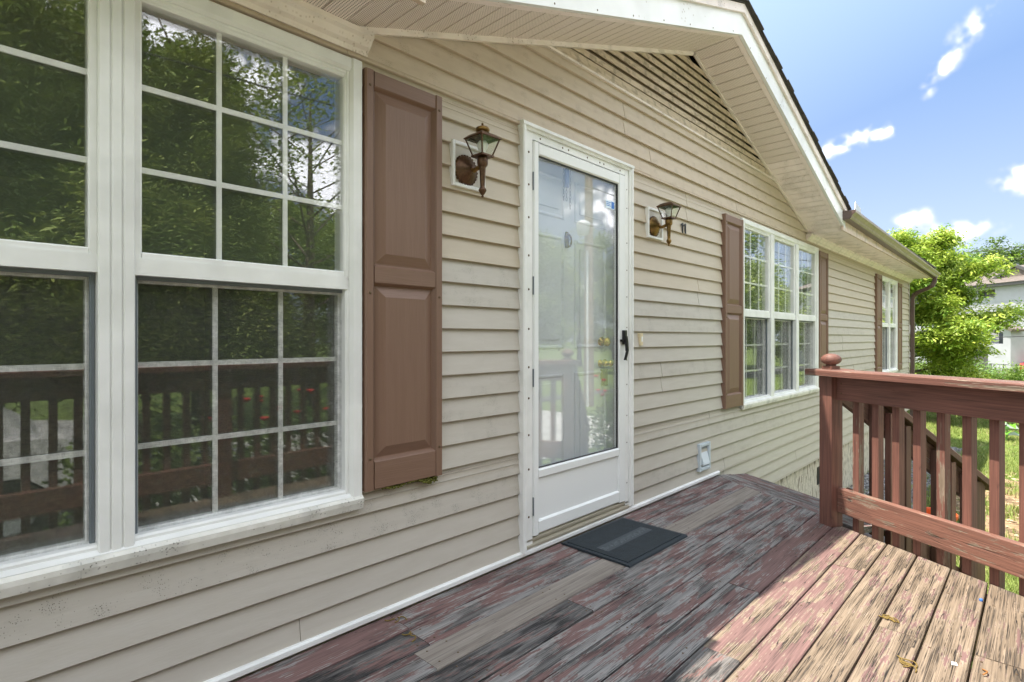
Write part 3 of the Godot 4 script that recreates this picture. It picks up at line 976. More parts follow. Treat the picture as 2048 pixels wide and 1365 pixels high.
func window(h: Node3D, x0: float, x1: float, y0: float, y1: float, units: int) -> void:
	var mb := MB.new()
	frame(mb, x0, x1, y0 - 0.004, y1 + 0.004, 0.048, -0.02, 0.036, 0.010)
	frame(mb, x0 + 0.004, x1 - 0.004, y0, y1, 0.058, -0.06, 0.022, 0.006)
	var win := part("window", mb, M.trim, h)
	mb = MB.new()
	mb.ext(PackedVector2Array([Vector2(-0.05, y0 + 0.05), Vector2(0.02, y0 + 0.044), Vector2(0.046, y0 + 0.022), Vector2(0.046, y0 + 0.008), Vector2(0.040, y0 - 0.016), Vector2(0.018, y0 - 0.018), Vector2(0.018, y0), Vector2(-0.05, y0)]), Vector3.ZERO, Vector3.BACK, Vector3.UP, Vector3.RIGHT, x0 + 0.001, x1 - 0.001)
	part("sill", mb, M.trim_dirty, win)
	var uw := (x1 - x0) / units
	var mid := (y0 + y1) / 2.0 - 0.004
	for i in units - 1:
		mb = MB.new()
		var x := x0 + uw * (i + 1)
		for e in [[-0.042, -0.014], [-0.013, 0.013], [0.014, 0.042]]:
			mb.ext(PackedVector2Array([Vector2(x + e[0], -0.05), Vector2(x + e[0], 0.029), Vector2(x + e[0] + 0.004, 0.033), Vector2(x + e[1] - 0.004, 0.033), Vector2(x + e[1], 0.029), Vector2(x + e[1], -0.05)]), Vector3.ZERO, Vector3.RIGHT, Vector3.BACK, Vector3.UP, y0 + 0.03, y1 - 0.045)
		mb.ext(rect(x - 0.0415, x + 0.0415, -0.05, 0.027), Vector3.ZERO, Vector3.RIGHT, Vector3.BACK, Vector3.UP, y0 + 0.03, y1 - 0.046)
		part("mullion", mb, M.trim, win)
	for i in units:
		var a := x0 + uw * i + (0.046 if i == 0 else 0.041)
		var b := x0 + uw * (i + 1) - (0.046 if i == units - 1 else 0.041)
		# upper sash in front, lower sash behind a screen
		mb = MB.new()
		frame(mb, a, b, mid + 0.024, y1 - 0.047, 0.020, -0.03, 0.018, 0.004)
		mb.box(Vector3(a + 0.001, mid - 0.022, -0.028), Vector3(b - 0.001, mid + 0.026, 0.022))
		part("upper_sash", mb, M.trim, win)
		mb = MB.new()
		frame(mb, a + 0.002, b - 0.002, y0 + 0.044, mid - 0.022, 0.018, -0.055, -0.026, 0.003)
		part("lower_sash", mb, M.trim, win)
		var ga := a + 0.02
		var gb := b - 0.02
		var panes := [[mid + 0.044, y1 - 0.067, 0.004], [y0 + 0.062, mid - 0.04, -0.032]]
		for p in panes:
			for d in [0.0, -0.014, -0.021]:  # innermost sheet added to strengthen the reflections
				mb = MB.new()
				mb.box(Vector3(ga - 0.002, p[0] - 0.002, p[2] + d - 0.003), Vector3(gb + 0.002, p[1] + 0.002, p[2] + d))
				part("pane", mb, M.glass, win)
			for k: int in [1, 2]:
				mb = MB.new()
				var x: float = ga + (gb - ga) * k / 3.0
				mb.box(Vector3(x - 0.0075, p[0], p[2] - 0.0115), Vector3(x + 0.0075, p[1], p[2] - 0.0045))
				part("muntin", mb, M.trim, win)
				mb = MB.new()
				var y: float = p[0] + (p[1] - p[0]) * k / 3.0
				mb.box(Vector3(ga, y - 0.008, p[2] - 0.011), Vector3(gb, y + 0.008, p[2] - 0.005))
				part("muntin", mb, M.trim, win)
		mb = MB.new()
		mb.quad(Vector3(a + 0.012, y0 + 0.055, -0.008), Vector3(b - 0.012, y0 + 0.055, -0.008), Vector3(b - 0.012, mid - 0.026, -0.008), Vector3(a + 0.012, mid - 0.026, -0.008), Vector3.BACK, Vector2.ZERO, Vector2(3.0, 0), Vector2(3.0, 3.4), Vector2(0, 3.4))
		part("screen", mb, M.screen, win)
		mb = MB.new()
		frame(mb, a + 0.003, b - 0.003, y0 + 0.046, mid - 0.0225, 0.011, -0.014, -0.003, 0.002)
		part("screen_frame", mb, M.dark_frame, win)

func shutter(h: Node3D, x0: float, x1: float, y0: float, y1: float) -> void:
	var st := 0.036
	var mb := MB.new()
	for e in [[x0, x0 + st], [x1 - st, x1]]:
		mb.ext(PackedVector2Array([Vector2(e[0], 0.004), Vector2(e[0], 0.040), Vector2(e[0] + 0.005, 0.046), Vector2(e[1] - 0.004, 0.046), Vector2(e[1] - 0.0005, 0.041), Vector2(e[1] - 0.0005, 0.004)]), Vector3.ZERO, Vector3.RIGHT, Vector3.BACK, Vector3.UP, y0, y1, rng.randf(), 1.6, 9.0)
	var s := part("shutter", mb, M.shutter, h)
	mb = MB.new()
	mb.box(Vector3(x0 + 0.01, y0 + 0.006, 0.006), Vector3(x1 - 0.01, y1 - 0.006, 0.024))
	part("backing", mb, M.shutter, s)
	var hgt := y1 - y0
	var mid := y0 + hgt * 0.514
	var rails := [[y0, y0 + 0.108], [mid - 0.033, mid + 0.033], [y1 - 0.060, y1]]
	for r in rails:
		mb = MB.new()
		mb.ext(PackedVector2Array([Vector2(r[0], 0.004), Vector2(r[0], 0.040), Vector2(r[0] + 0.004, 0.044), Vector2(r[1] - 0.004, 0.044), Vector2(r[1], 0.040), Vector2(r[1], 0.004)]), Vector3.ZERO, Vector3.UP, Vector3.BACK, Vector3.RIGHT, x0 + st + 0.002, x1 - st - 0.002, rng.randf(), 1.6, 9.0)
		part("rail", mb, M.shutter, s)
	for p in [[rails[0][1], rails[1][0]], [rails[1][1], rails[2][0]]]:
		mb = MB.new()
		var a := x0 + st + 0.002
		var b := x1 - st - 0.002
		var c: float = p[0]
		var d: float = p[1]
		# ogee step, then a bevel up to the raised field
		for q in [[0.0, 0.040, 0.008, 0.026], [0.012, 0.026, 0.050, 0.041]]:
			var o0: float = q[0]
			var z0: float = q[1]
			var o1: float = q[2]
			var z1: float = q[3]
			var P := [Vector3(a + o0, c + o0, z0), Vector3(b - o0, c + o0, z0), Vector3(b - o0, d - o0, z0), Vector3(a + o0, d - o0, z0)]
			var Q := [Vector3(a + o1, c + o1, z1), Vector3(b - o1, c + o1, z1), Vector3(b - o1, d - o1, z1), Vector3(a + o1, d - o1, z1)]
			for k in 4:
				var nn: Vector3 = (P[(k + 1) % 4] - P[k]).cross(Q[k] - P[k]).normalized()
				if nn.z < 0.0:
					nn = -nn
				mb.quad(P[k], P[(k + 1) % 4], Q[(k + 1) % 4], Q[k], nn, Vector2(0, 0), Vector2(0.5, 0), Vector2(0.5, 0.3), Vector2(0, 0.3))
		mb.quad(Vector3(a + 0.008, c + 0.008, 0.026), Vector3(b - 0.008, c + 0.008, 0.026), Vector3(b - 0.008, d - 0.008, 0.026), Vector3(a + 0.008, d - 0.008, 0.026), Vector3.BACK)
		mb.quad(Vector3(a + 0.05, c + 0.05, 0.041), Vector3(b - 0.05, c + 0.05, 0.041), Vector3(b - 0.05, d - 0.05, 0.041), Vector3(a + 0.05, d - 0.05, 0.041), Vector3.BACK, Vector2(0, 0), Vector2(0, 2.0), Vector2(1.0, 2.0), Vector2(1.0, 0))
		part("raised_panel", mb, M.shutter, s)
	for x: float in [x0 + st * 0.5, x1 - st * 0.5]:
		for y: float in [y0 + 0.12, y0 + hgt * 0.47, y1 - 0.06]:
			mb = MB.new()
			mb.lathe(PackedVector2Array([Vector2(0.006, 0.0), Vector2(0.005, 0.003), Vector2(0.0, 0.004)]), Vector3(x, y, 0.0455), 8, Vector3.BACK)
			part("screw", mb, M.screw, s)

func door(h: Node3D) -> void:
	var mb := MB.new()
	# casing, then the storm door's own frame
	mb.ext(PackedVector2Array([Vector2(1.955, -0.06), Vector2(1.955, 0.040), Vector2(1.960, 0.046), Vector2(1.972, 0.046), Vector2(1.976, 0.038), Vector2(1.990, 0.034), Vector2(1.990, -0.06)]), Vector3.ZERO, Vector3.RIGHT, Vector3.BACK, Vector3.UP, 0.032, 2.135)
	mb.ext(PackedVector2Array([Vector2(2.955, -0.06), Vector2(2.955, 0.040), Vector2(2.950, 0.046), Vector2(2.938, 0.046), Vector2(2.934, 0.038), Vector2(2.920, 0.034), Vector2(2.920, -0.06)]), Vector3.ZERO, Vector3.RIGHT, Vector3.BACK, Vector3.UP, 0.05, 2.135)
	mb.ext(PackedVector2Array([Vector2(2.139, -0.06), Vector2(2.139, 0.041), Vector2(2.134, 0.048), Vector2(2.120, 0.048), Vector2(2.116, 0.039), Vector2(2.104, 0.035), Vector2(2.104, -0.06)]), Vector3.ZERO, Vector3.UP, Vector3.BACK, Vector3.RIGHT, 1.953, 2.957)
	var d := part("front_door", mb, M.trim, h)
	mb = MB.new()
	mb.box(Vector3(1.990, 0.05, -0.02), Vector3(2.040, 2.104, 0.026))
	mb.box(Vector3(2.884, 0.06, -0.02), Vector3(2.920, 2.104, 0.026))
	mb.box(Vector3(2.0405, 2.068, -0.02), Vector3(2.8835, 2.1035, 0.025))
	part("storm_frame", mb, M.trim, d)
	# leaf: stiles, rails, kick panel
	mb = MB.new()
	mb.ext(brect(0.040, 0.040, 0.006), Vector3(2.0645, 0, 0.012), Vector3.RIGHT, Vector3.BACK, Vector3.UP, 0.092, 2.06)
	mb.ext(brect(0.068, 0.040, 0.006), Vector3(2.8455, 0, 0.012), Vector3.RIGHT, Vector3.BACK, Vector3.UP, 0.092, 2.06)
	mb.ext(brect(0.060, 0.040, 0.006), Vector3(0, 2.030, 0.0118), Vector3.UP, Vector3.BACK, Vector3.RIGHT, 2.084, 2.812)
	mb.ext(brect(0.050, 0.038, 0.008), Vector3(0, 0.395, 0.0118), Vector3.UP, Vector3.BACK, Vector3.RIGHT, 2.084, 2.812)
	mb.ext(brect(0.070, 0.038, 0.008), Vector3(0, 0.128, 0.0118), Vector3.UP, Vector3.BACK, Vector3.RIGHT, 2.084, 2.812)
	part("storm_door", mb, M.door_white, d)
	mb = MB.new()
	mb.box(Vector3(2.080, 0.16, -0.002), Vector3(2.815, 0.375, 0.018))
	part("kick_panel", mb, M.door_white, d)
	mb = MB.new()
	mb.box(Vector3(2.082, 0.418, 0.010), Vector3(2.814, 2.002, 0.014))
	part("pane", mb, M.storm_glass, d)
	mb = MB.new()
	mb.box(Vector3(2.082, 0.418, 0.001), Vector3(2.814, 2.002, 0.005))  # second sheet, added for a stronger reflection in the door
	part("pane", mb, M.storm_glass, d)
	mb = MB.new()
	frame(mb, 2.0845, 2.8115, 0.42, 2.0, 0.006, 0.012, 0.022, 0.002)
	part("glass_gasket", mb, M.black, d)
	# inner white door with raised panels
	mb = MB.new()
	mb.box(Vector3(2.00, 0.08, -0.115), Vector3(2.91, 2.07, -0.075))
	part("inner_door", mb, M.door_inner, d)
	for x in [[2.10, 2.415], [2.51, 2.825]]:
		for y in [[1.74, 1.97], [1.02, 1.64], [0.22, 0.88]]:
			mb = MB.new()
			frame(mb, x[0], x[1], y[0], y[1], 0.022, -0.076, -0.066, 0.010)
			mb.box(Vector3(x[0] + 0.05, y[0] + 0.05, -0.076), Vector3(x[1] - 0.05, y[1] - 0.05, -0.068))
			part("raised_panel", mb, M.door_inner, d)
	# knob, deadbolt, lock plate
	for k in [[2.775, 1.055, 1.0], [2.81, 0.925, 0.75], [2.765, 0.925, 0.7]]:
		mb = MB.new()
		var f: float = k[2]
		mb.lathe(PackedVector2Array([Vector2(0.032 * f, 0.0), Vector2(0.032 * f, 0.006), Vector2(0.012 * f, 0.010), Vector2(0.012 * f, 0.026), Vector2(0.026 * f, 0.036), Vector2(0.028 * f, 0.048), Vector2(0.018 * f, 0.058), Vector2(0.0, 0.060)]), Vector3(k[0], k[1], -0.074), 18, Vector3.BACK)
		part("knob", mb, M.bright_brass, d)
	mb = MB.new()
	mb.box(Vector3(2.768, 0.79, -0.0745), Vector3(2.812, 0.89, -0.05))
	part("lock_box", mb, M.brass, d)
	# knocker: back plate and ring
	mb = MB.new()
	mb.ext(PackedVector2Array([Vector2(-0.012, 0.0), Vector2(-0.02, 0.05), Vector2(-0.008, 0.09), Vector2(0.008, 0.09), Vector2(0.02, 0.05), Vector2(0.012, 0.0)]), Vector3(2.437, 1.585, -0.0745), Vector3.RIGHT, Vector3.UP, Vector3.BACK, 0.0, 0.008)
	var ring := PackedVector3Array()
	for i in 13:
		ring.append(Vector3(2.437 + sin(TAU * i / 12.0) * 0.026, 1.625 + cos(TAU * i / 12.0) * 0.034, -0.058))
	mb.tube(ring, 0.006, 6)
	part("door_knocker", mb, M.brass, d)
	# chain and closer hanging at the top inside the glass
	mb = MB.new()
	for c in [[2.335, 1.985, 9], [2.36, 1.93, 6], [2.392, 1.985, 11]]:
		for i in c[2]:
			var link := PackedVector3Array()
			var cy: float = c[1] - i * 0.019
			for t in 9:
				var sx := sin(TAU * t / 8.0) * 0.0045
				link.append(Vector3(c[0] + (sx if i % 2 == 0 else sx * 0.3), cy + cos(TAU * t / 8.0) * 0.0115, -0.012 + (0.0 if i % 2 == 0 else sx)))
			mb.tube(link, 0.0014, 5)
	part("door_chain", mb, M.cable, d)
	mb = MB.new()
	mb.box(Vector3(2.352, 1.90, -0.02), Vector3(2.378, 2.0, -0.008))
	part("chain_bracket", mb, mat(Color(0.32, 0.42, 0.58), 0.5), d)
	# alarm company sticker on the glass: pale print and a blue block
	mb = MB.new()
	mb.box(Vector3(2.695, 1.842, 0.0142), Vector3(2.785, 1.890, 0.0147))
	var stick := part("sticker", mb, mat(Color(0.85, 0.91, 0.96), 0.4), d)
	mb = MB.new()
	mb.box(Vector3(2.753, 1.846, 0.0149), Vector3(2.782, 1.886, 0.0153))
	for i in 3:
		mb.box(Vector3(2.700, 1.876 - i * 0.010, 0.0149), Vector3(2.748 - 0.008 * (i % 2), 1.880 - i * 0.010, 0.0153))
	part("sticker_print", mb, mat(Color(0.18, 0.45, 0.78), 0.4), stick)
	# black latch handle
	mb = MB.new()
	mb.ext(brect(0.030, 0.020, 0.005), Vector3(2.855, 0, 0.042), Vector3.RIGHT, Vector3.BACK, Vector3.UP, 1.040, 1.125)
	mb.ext(brect(0.022, 0.016, 0.005), Vector3(2.850, 1.07, 0.056), Vector3.RIGHT, Vector3.BACK, Vector3(-0.02, -1.0, 0.12).normalized(), -0.02, 0.07)
	mb.ext(brect(0.018, 0.013, 0.004), Vector3(2.8487, 1.0, 0.0645), Vector3.RIGHT, Vector3.BACK, Vector3(-0.16, -1.0, -0.18).normalized(), 0.0, 0.055)
	mb.box(Vector3(2.818, 1.056, 0.022), Vector3(2.842, 1.070, 0.05))
	part("handle", mb, M.black, d)
	# hinges and screws on the left frame
	for y in [0.24, 0.88, 1.34, 1.86]:
		mb = MB.new()
		mb.box(Vector3(2.0405, y - 0.045, 0.02), Vector3(2.0435, y + 0.045, 0.031))
		mb.frustum(Vector3(2.042, y - 0.045, 0.030), Vector3(2.042, y + 0.045, 0.030), 0.0035, 0.0035, 6)
		part("hinge", mb, M.dark_frame, d)
	for y in [0.20, 0.42, 0.60, 0.78, 0.95, 1.13, 1.30, 1.47, 1.66, 1.84, 1.98]:
		mb = MB.new()
		mb.lathe(PackedVector2Array([Vector2(0.006, 0.0), Vector2(0.005, 0.002), Vector2(0.0, 0.003)]), Vector3(2.012, y + rng.randf_range(-0.02, 0.02), 0.026), 8, Vector3.BACK)
		part("screw", mb, M.screw, d)
		mb = MB.new()
		mb.lathe(PackedVector2Array([Vector2(0.004, 0.0), Vector2(0.003, 0.002), Vector2(0.0, 0.003)]), Vector3(2.903, y + rng.randf_range(-0.03, 0.03), 0.026), 8, Vector3.BACK)
		part("screw", mb, M.screw, d)
	for x in [2.10, 2.28, 2.33, 2.5, 2.62, 2.66, 2.83]:
		mb = MB.new()
		mb.lathe(PackedVector2Array([Vector2(0.0055, 0.0), Vector2(0.004, 0.002), Vector2(0.0, 0.003)]), Vector3(x, 2.085, 0.025), 8, Vector3.BACK)
		part("screw", mb, M.screw, d)
	# threshold steps below the leaf
	mb = MB.new()
	mb.ext(PackedVector2Array([Vector2(-0.06, 0.088), Vector2(0.012, 0.088), Vector2(0.026, 0.080), Vector2(0.026, 0.070), Vector2(0.018, 0.068), Vector2(0.018, 0.058), Vector2(0.034, 0.052), Vector2(0.034, 0.040), Vector2(0.022, 0.038), Vector2(0.022, 0.030), Vector2(-0.06, 0.030)]), Vector3.ZERO, Vector3.BACK, Vector3.UP, Vector3.RIGHT, 1.992, 2.918)
	part("threshold", mb, mat(Color(0.68, 0.65, 0.58), 0.4, 0.2), d)

func fittings(h: Node3D) -> void:
	# white strip along the foot of the siding above the deck
	var mb := MB.new()
	mb.ext(PackedVector2Array([Vector2(0.0172, 0.010), Vector2(0.030, 0.010), Vector2(0.034, 0.014), Vector2(0.034, 0.030), Vector2(0.028, 0.036), Vector2(0.0172, 0.036)]), Vector3.ZERO, Vector3.BACK, Vector3.UP, Vector3.RIGHT, WALL_L, 4.235)
	part("base_trim", mb, M.trim, h)
	# doorbell
	mb = MB.new()
	mb.ext(brect(0.030, 0.078, 0.004), Vector3(3.072, 1.070, 0), Vector3.RIGHT, Vector3.UP, Vector3.BACK, 0.008, 0.030)
	var bell := part("doorbell", mb, M.cream, h)
	mb = MB.new()
	mb.box(Vector3(3.066, 1.055, 0.030), Vector3(3.078, 1.088, 0.034))
	part("button", mb, M.bulb, bell)
	# louvred wall cap low on the siding
	mb = MB.new()
	frame(mb, 3.885, 4.065, 0.088, 0.290, 0.026, 0.004, 0.036, 0.006)
	var cap := part("wall_vent", mb, mat(Color(0.76, 0.80, 0.82), 0.5), h)
	mb = MB.new()
	mb.box(Vector3(3.911, 0.115, 0.004), Vector3(4.039, 0.264, 0.018))
	part("backing", mb, mat(Color(0.56, 0.58, 0.58), 0.6), cap)
	mb = MB.new()
	mb.ext(PackedVector2Array([Vector2(0.018, 0.135), Vector2(0.044, 0.130), Vector2(0.044, 0.140), Vector2(0.024, 0.222), Vector2(0.018, 0.222)]), Vector3.ZERO, Vector3.BACK, Vector3.UP, Vector3.RIGHT, 3.922, 4.028)
	part("flap", mb, mat(Color(0.83, 0.86, 0.88), 0.5), cap)
	# house number 11
	for x in [3.632, 3.674]:
		var tm := TextMesh.new()
		var f := SystemFont.new()
		f.font_names = PackedStringArray(["Droid Sans"])
		tm.font = f
		tm.text = "1"
		tm.font_size = 64
		tm.pixel_size = 0.00155
		tm.depth = 0.008
		shared("number", tm, M.black, h, Vector3(x, 1.855, 0.022))
	# moss under the first shutter
	var blob := SphereMesh.new()
	blob.radius = 0.006
	blob.height = 0.009
	blob.radial_segments = 6
	blob.rings = 3
	var tf := []
	for i in 520:
		var t := rng.randf()
		var depth := (0.006 + 0.020 * t) * (0.6 + 0.5 * sin(t * 9.0))
		var s := rng.randf_range(0.4, 1.1)
		tf.append(Transform3D(Basis.from_euler(Vector3(rng.randf(), rng.randf(), rng.randf()) * 3.0).scaled(Vector3(s, s * 0.7, s)), Vector3(1.17 + 0.265 * t, 0.507 - rng.randf() * depth * 1.1, rng.randf_range(0.012, 0.040)) - h.position))
	many("moss", blob, M.moss, tf, [], h)

func build_lanterns() -> void:
	lantern(Vector3(1.617, 1.835, 0.0), true, "tarnished brass wall lantern with ball cap, left of the storm door", 0)
	lantern(Vector3(3.243, 1.825, 0.0), false, "tarnished brass wall lantern without cap, beside the house number", 1)

func lantern(at: Vector3, capped: bool, label: String, idx: int) -> void:
	var t := thing("wall_lantern", label, "wall lantern", at, "brass lanterns on either side of the door")
	var mb := MB.new()
	frame(mb, at.x - 0.096, at.x + 0.096, at.y - 0.098, at.y + 0.098, 0.016, 0.004, 0.034, 0.004)
	var plate := part("mounting_block", mb, M.trim, t)
	mb = MB.new()
	mb.box(at + Vector3(-0.081, -0.083, 0.004), at + Vector3(0.081, 0.083, 0.024))
	part("backing", mb, M.siding_worn, plate)
	# round back plate with a scalloped rim
	mb = MB.new()
	var c := at + Vector3(-0.018, -0.02, 0.024)
	mb.lathe(PackedVector2Array([Vector2(0.062, 0.0), Vector2(0.064, 0.006), Vector2(0.056, 0.014), Vector2(0.050, 0.016), Vector2(0.040, 0.028), Vector2(0.022, 0.036), Vector2(0.016, 0.046), Vector2(0.0, 0.048)]), c, 28, Vector3.BACK)
	part("back_plate", mb, M.copper if idx == 0 else M.brass, t)
	mb = MB.new()
	for i in 26:
		var a := TAU * i / 26.0
		mb.frustum(c + Vector3(cos(a) * 0.060, sin(a) * 0.060, 0.003), c + Vector3(cos(a) * 0.067, sin(a) * 0.067, 0.006), 0.0072, 0.005, 6)
	part("scalloped_rim", mb, M.copper, t)
	# arm
	var o := at + Vector3(-0.018, 0.0, 0.135)
	mb = MB.new()
	mb.tube(PackedVector3Array([c + Vector3(0, 0, 0.03), c + Vector3(0, -0.012, 0.06), c + Vector3(0, -0.004, 0.09), o + Vector3(0, -0.006, -0.008)]), 0.010, 10)
	part("arm", mb, M.brass, t)
	# lower stem, collar, finial
	mb = MB.new()
	mb.lathe(PackedVector2Array([Vector2(0.0, -0.158), Vector2(0.006, -0.156), Vector2(0.004, -0.148), Vector2(0.009, -0.143), Vector2(0.017, -0.128), Vector2(0.016, -0.122), Vector2(0.010, -0.114), Vector2(0.010, -0.108), Vector2(0.014, -0.030), Vector2(0.017, -0.026), Vector2(0.022, -0.020), Vector2(0.0235, -0.010), Vector2(0.0235, 0.008), Vector2(0.018, 0.014), Vector2(0.0, 0.014)]), o, 20)
	part("stem", mb, M.copper if idx == 0 else M.brass, t)
	# tapered four sided cage
	var b := 0.029
	var w := 0.052
	var y0 := 0.018
	var y1 := 0.092
	mb = MB.new()
	for s in [[1, 1], [1, -1], [-1, 1], [-1, -1]]:
		mb.frustum(o + Vector3(s[0] * b, y0, s[1] * b), o + Vector3(s[0] * w, y1, s[1] * w), 0.0036, 0.0036, 6)
	mb.box(o + Vector3(-b - 0.006, y0 - 0.004, -b - 0.006), o + Vector3(b + 0.006, y0 + 0.003, b + 0.006))
	for k in 4:
		var r := Basis(Vector3.UP, PI / 2.0 * k)
		mb.frustum(o + r * Vector3(-w, y1, w), o + r * Vector3(w, y1, w), 0.004, 0.004, 6)
	part("cage", mb, M.copper, t)
	for k in 4:
		var r := Basis(Vector3.UP, PI / 2.0 * k)
		mb = MB.new()
		mb.quad(o + r * Vector3(-b, y0 + 0.004, b), o + r * Vector3(b, y0 + 0.004, b), o + r * Vector3(w, y1, w), o + r * Vector3(-w, y1, w), r * Vector3(0, -0.33, 0.94))
		part("pane", mb, M.lamp_glass, t)
	# roof: low curved hip, with a cap and finial on the first lantern
	mb = MB.new()
	var rings := [[w + 0.006, y1 - 0.002], [w + 0.005, y1 + 0.003], [0.040, y1 + 0.017], [0.022, y1 + 0.026], [0.0, y1 + 0.031]]
	for i in rings.size() - 1:
		for k in 4:
			var r := Basis(Vector3.UP, PI / 2.0 * k)
			var w0: float = rings[i][0]
			var w1: float = rings[i + 1][0]
			var h0: float = rings[i][1]
			var h1: float = rings[i + 1][1]
			mb.quad(o + r * Vector3(-w0, h0, w0), o + r * Vector3(w0, h0, w0), o + r * Vector3(w1, h1, w1), o + r * Vector3(-w1, h1, w1), r * Vector3(0, w0 - w1 + 0.001, h1 - h0).normalized())
	part("lamp_roof", mb, M.copper, t)
	if capped:
		mb = MB.new()
		mb.lathe(PackedVector2Array([Vector2(0.018, y1 + 0.020), Vector2(0.020, y1 + 0.028), Vector2(0.029, y1 + 0.032), Vector2(0.031, y1 + 0.040), Vector2(0.027, y1 + 0.047), Vector2(0.014, y1 + 0.053), Vector2(0.006, y1 + 0.056), Vector2(0.004, y1 + 0.060), Vector2(0.006, y1 + 0.064), Vector2(0.0, y1 + 0.069)]), o, 20)
		part("cap", mb, M.brass, t)
	mb = MB.new()
	mb.lathe(PackedVector2Array([Vector2(0.011, y0), Vector2(0.012, y0 + 0.016), Vector2(0.018, y0 + 0.030), Vector2(0.0235, y0 + 0.044), Vector2(0.0235, y0 + 0.052), Vector2(0.016, y0 + 0.064), Vector2(0.0, y0 + 0.070)]), o, 16)
	part("bulb", mb, M.bulb, t)

# ------------------------------------------------------------------ deck, railings, stairs
func on_rail(s: float, n: float, y: float) -> Vector3:
	return RAIL_T * s + RAIL_N * n + Vector3(0, y, 0)

func build_deck() -> void:
	var d := thing("deck", "weathered plank porch deck with peeling red paint beside the house", "deck", Vector3(1.5, 0, 1.0))
	var rows := [
		[[1.205, "deck_red"], [9.0, "deck_red_dark"]],
		[[1.195, "deck_dark"], [9.0, "deck_mixed"]],
		[[1.12, "deck_grey"], [9.0, "deck_new"]],
		[[1.79, "deck_dark"], [9.0, "deck_mixed"]],
		[[0.6, "deck_dark"], [9.0, "deck_mixed"]],
		[[1.20, "deck_red_dark"], [9.0, "deck_mixed"]],
		[[2.405, "deck_mixed"], [9.0, "deck_red"]],
		[[1.85, "deck_dark"], [9.0, "deck_pink"]],  # left ends of the outer rows darkened to cut light bounced at the wall
		[[1.2, "deck_dark"], [2.957, "deck_pink"], [9.0, "deck_tan"]],
		[[0.6, "deck_dark"], [1.85, "deck_pink"], [9.0, "deck_tan"]],
		[[0.6, "deck_dark"], [2.437, "deck_tan"], [9.0, "deck_tan"]],
		[[1.2, "deck_dark"], [9.0, "deck_tan"]],
		[[0.6, "deck_dark"], [2.445, "deck_tan_dark"], [9.0, "deck_tan"]],
		[[1.2, "deck_dark"], [9.0, "deck_tan_dark"]],
		[[0.6, "deck_dark"], [2.4, "deck_tan_dark"], [9.0, "deck_tan_dark"]],
	]
	var w := 0.1325
	for k in rows.size():
		var zc := 0.020 + 0.1385 * (k + 0.5)
		var a := -2.6
		var lift := rng.randf_range(-0.0015, 0.001)
		for seg in rows[k]:
			var b: float = seg[0]
			var k1 := Vector2.ZERO
			if b > 5.0:
				var ne := 3.663 if k < 7 else 3.612
				b = (ne - 0.5 * zc) / 0.8660254
				k1 = Vector2(-0.5773503, 0)
			var m := MB.new()
			m.ext(brect(w + rng.randf_range(-0.003, 0.001), 0.036, 0.004), Vector3(0, -0.018 + lift + rng.randf_range(-0.0012, 0.0012), zc), Vector3.BACK, Vector3.UP, Vector3.RIGHT, a + 0.0015, b - 0.0012, rng.randf() * 7.0, rng.randf_range(0.8, 1.25) / 2.4, 7.4, Vector2.ZERO, k1)
			part("deck_board", m, M[seg[1]], d, Vector3((a + b) / 2.0, 0, zc))
			a = b
	for i in 2:
		var m := MB.new()
		var nc := 3.735 + 0.139 * i
		m.ext(brect(0.134, 0.036, 0.004), RAIL_N * nc + Vector3(0, -0.019 - 0.003 * i, 0), RAIL_N, Vector3.UP, RAIL_T, -2.108 + 0.004 * i, -0.86 - 0.01 * i, rng.randf() * 3.0, 1.0 / 2.4, 7.4)
		part("border_board", m, M.deck_red_dark if i else M.deck_grey, d)
	# framing below
	for x in [-2.0, -1.4, -0.8, -0.2, 0.4, 1.2, 1.79, 2.40]:
		var m := MB.new()
		m.box(Vector3(x - 0.019, -0.19, 0.03), Vector3(x + 0.019, -0.039, 2.07))
		part("joist", m, M.brown_wood, d)
	var rim := MB.new()
	rim.ext(rect(3.545, 3.583, -0.19, -0.039), Vector3.ZERO, RAIL_N, Vector3.UP, RAIL_T, -0.86, 0.36, 0.0, 0.4, 6.0)
	part("rim_joist", rim, M.rail, d)
	rim = MB.new()
	rim.ext(rect(3.60, 3.64, -0.19, -0.039), Vector3.ZERO, RAIL_N, Vector3.UP, RAIL_T, -2.05, -0.86, 0.0, 0.4, 6.0)
	part("rim_joist", rim, M.rail, d)
	rim = MB.new()
	rim.box(Vector3(-2.6, -0.19, 2.071), Vector3(2.95, -0.039, 2.108))
	part("rim_joist", rim, M.rail, d)
	for p in [Vector3(-2.4, 0, 2.0), Vector3(0.3, 0, 2.0), Vector3(2.75, 0, 2.0), Vector3(3.45, 0, 0.98), Vector3(3.9, 0, 0.12)]:
		var m := MB.new()
		m.box(p + Vector3(-0.045, GROUND - 0.1, -0.045), p + Vector3(0.045, -0.19, 0.045))
		part("deck_post", m, M.brown_wood, d)
	# nail heads over the joists
	var nails := MB.new()
	for x in [0.4, 1.165, 1.235, 1.77, 1.81, 2.40, 2.95, 3.3]:
		for k in rows.size():
			for e: float in [-0.042, 0.042]:
				var zc := 0.020 + 0.1385 * (k + 0.5) + e + rng.randf_range(-0.006, 0.006)
				var xx: float = x + rng.randf_range(-0.012, 0.012)
				if xx + 0.577 * zc < 4.1:
					nails.lathe(PackedVector2Array([Vector2(0.0042, 0.0), Vector2(0.003, 0.0014), Vector2(0.0, 0.0016)]), Vector3(xx, 0.0, zc), 6)
	part("nail_heads", nails, M.screw, d).set_meta("kind", "stuff")

	# side railing along the angled end
	var r := thing("deck_railing", "reddish brown wooden deck railing with ball topped post at the stairs", "railing", on_rail(-0.94, 3.58, 0.0), "railings round the deck")
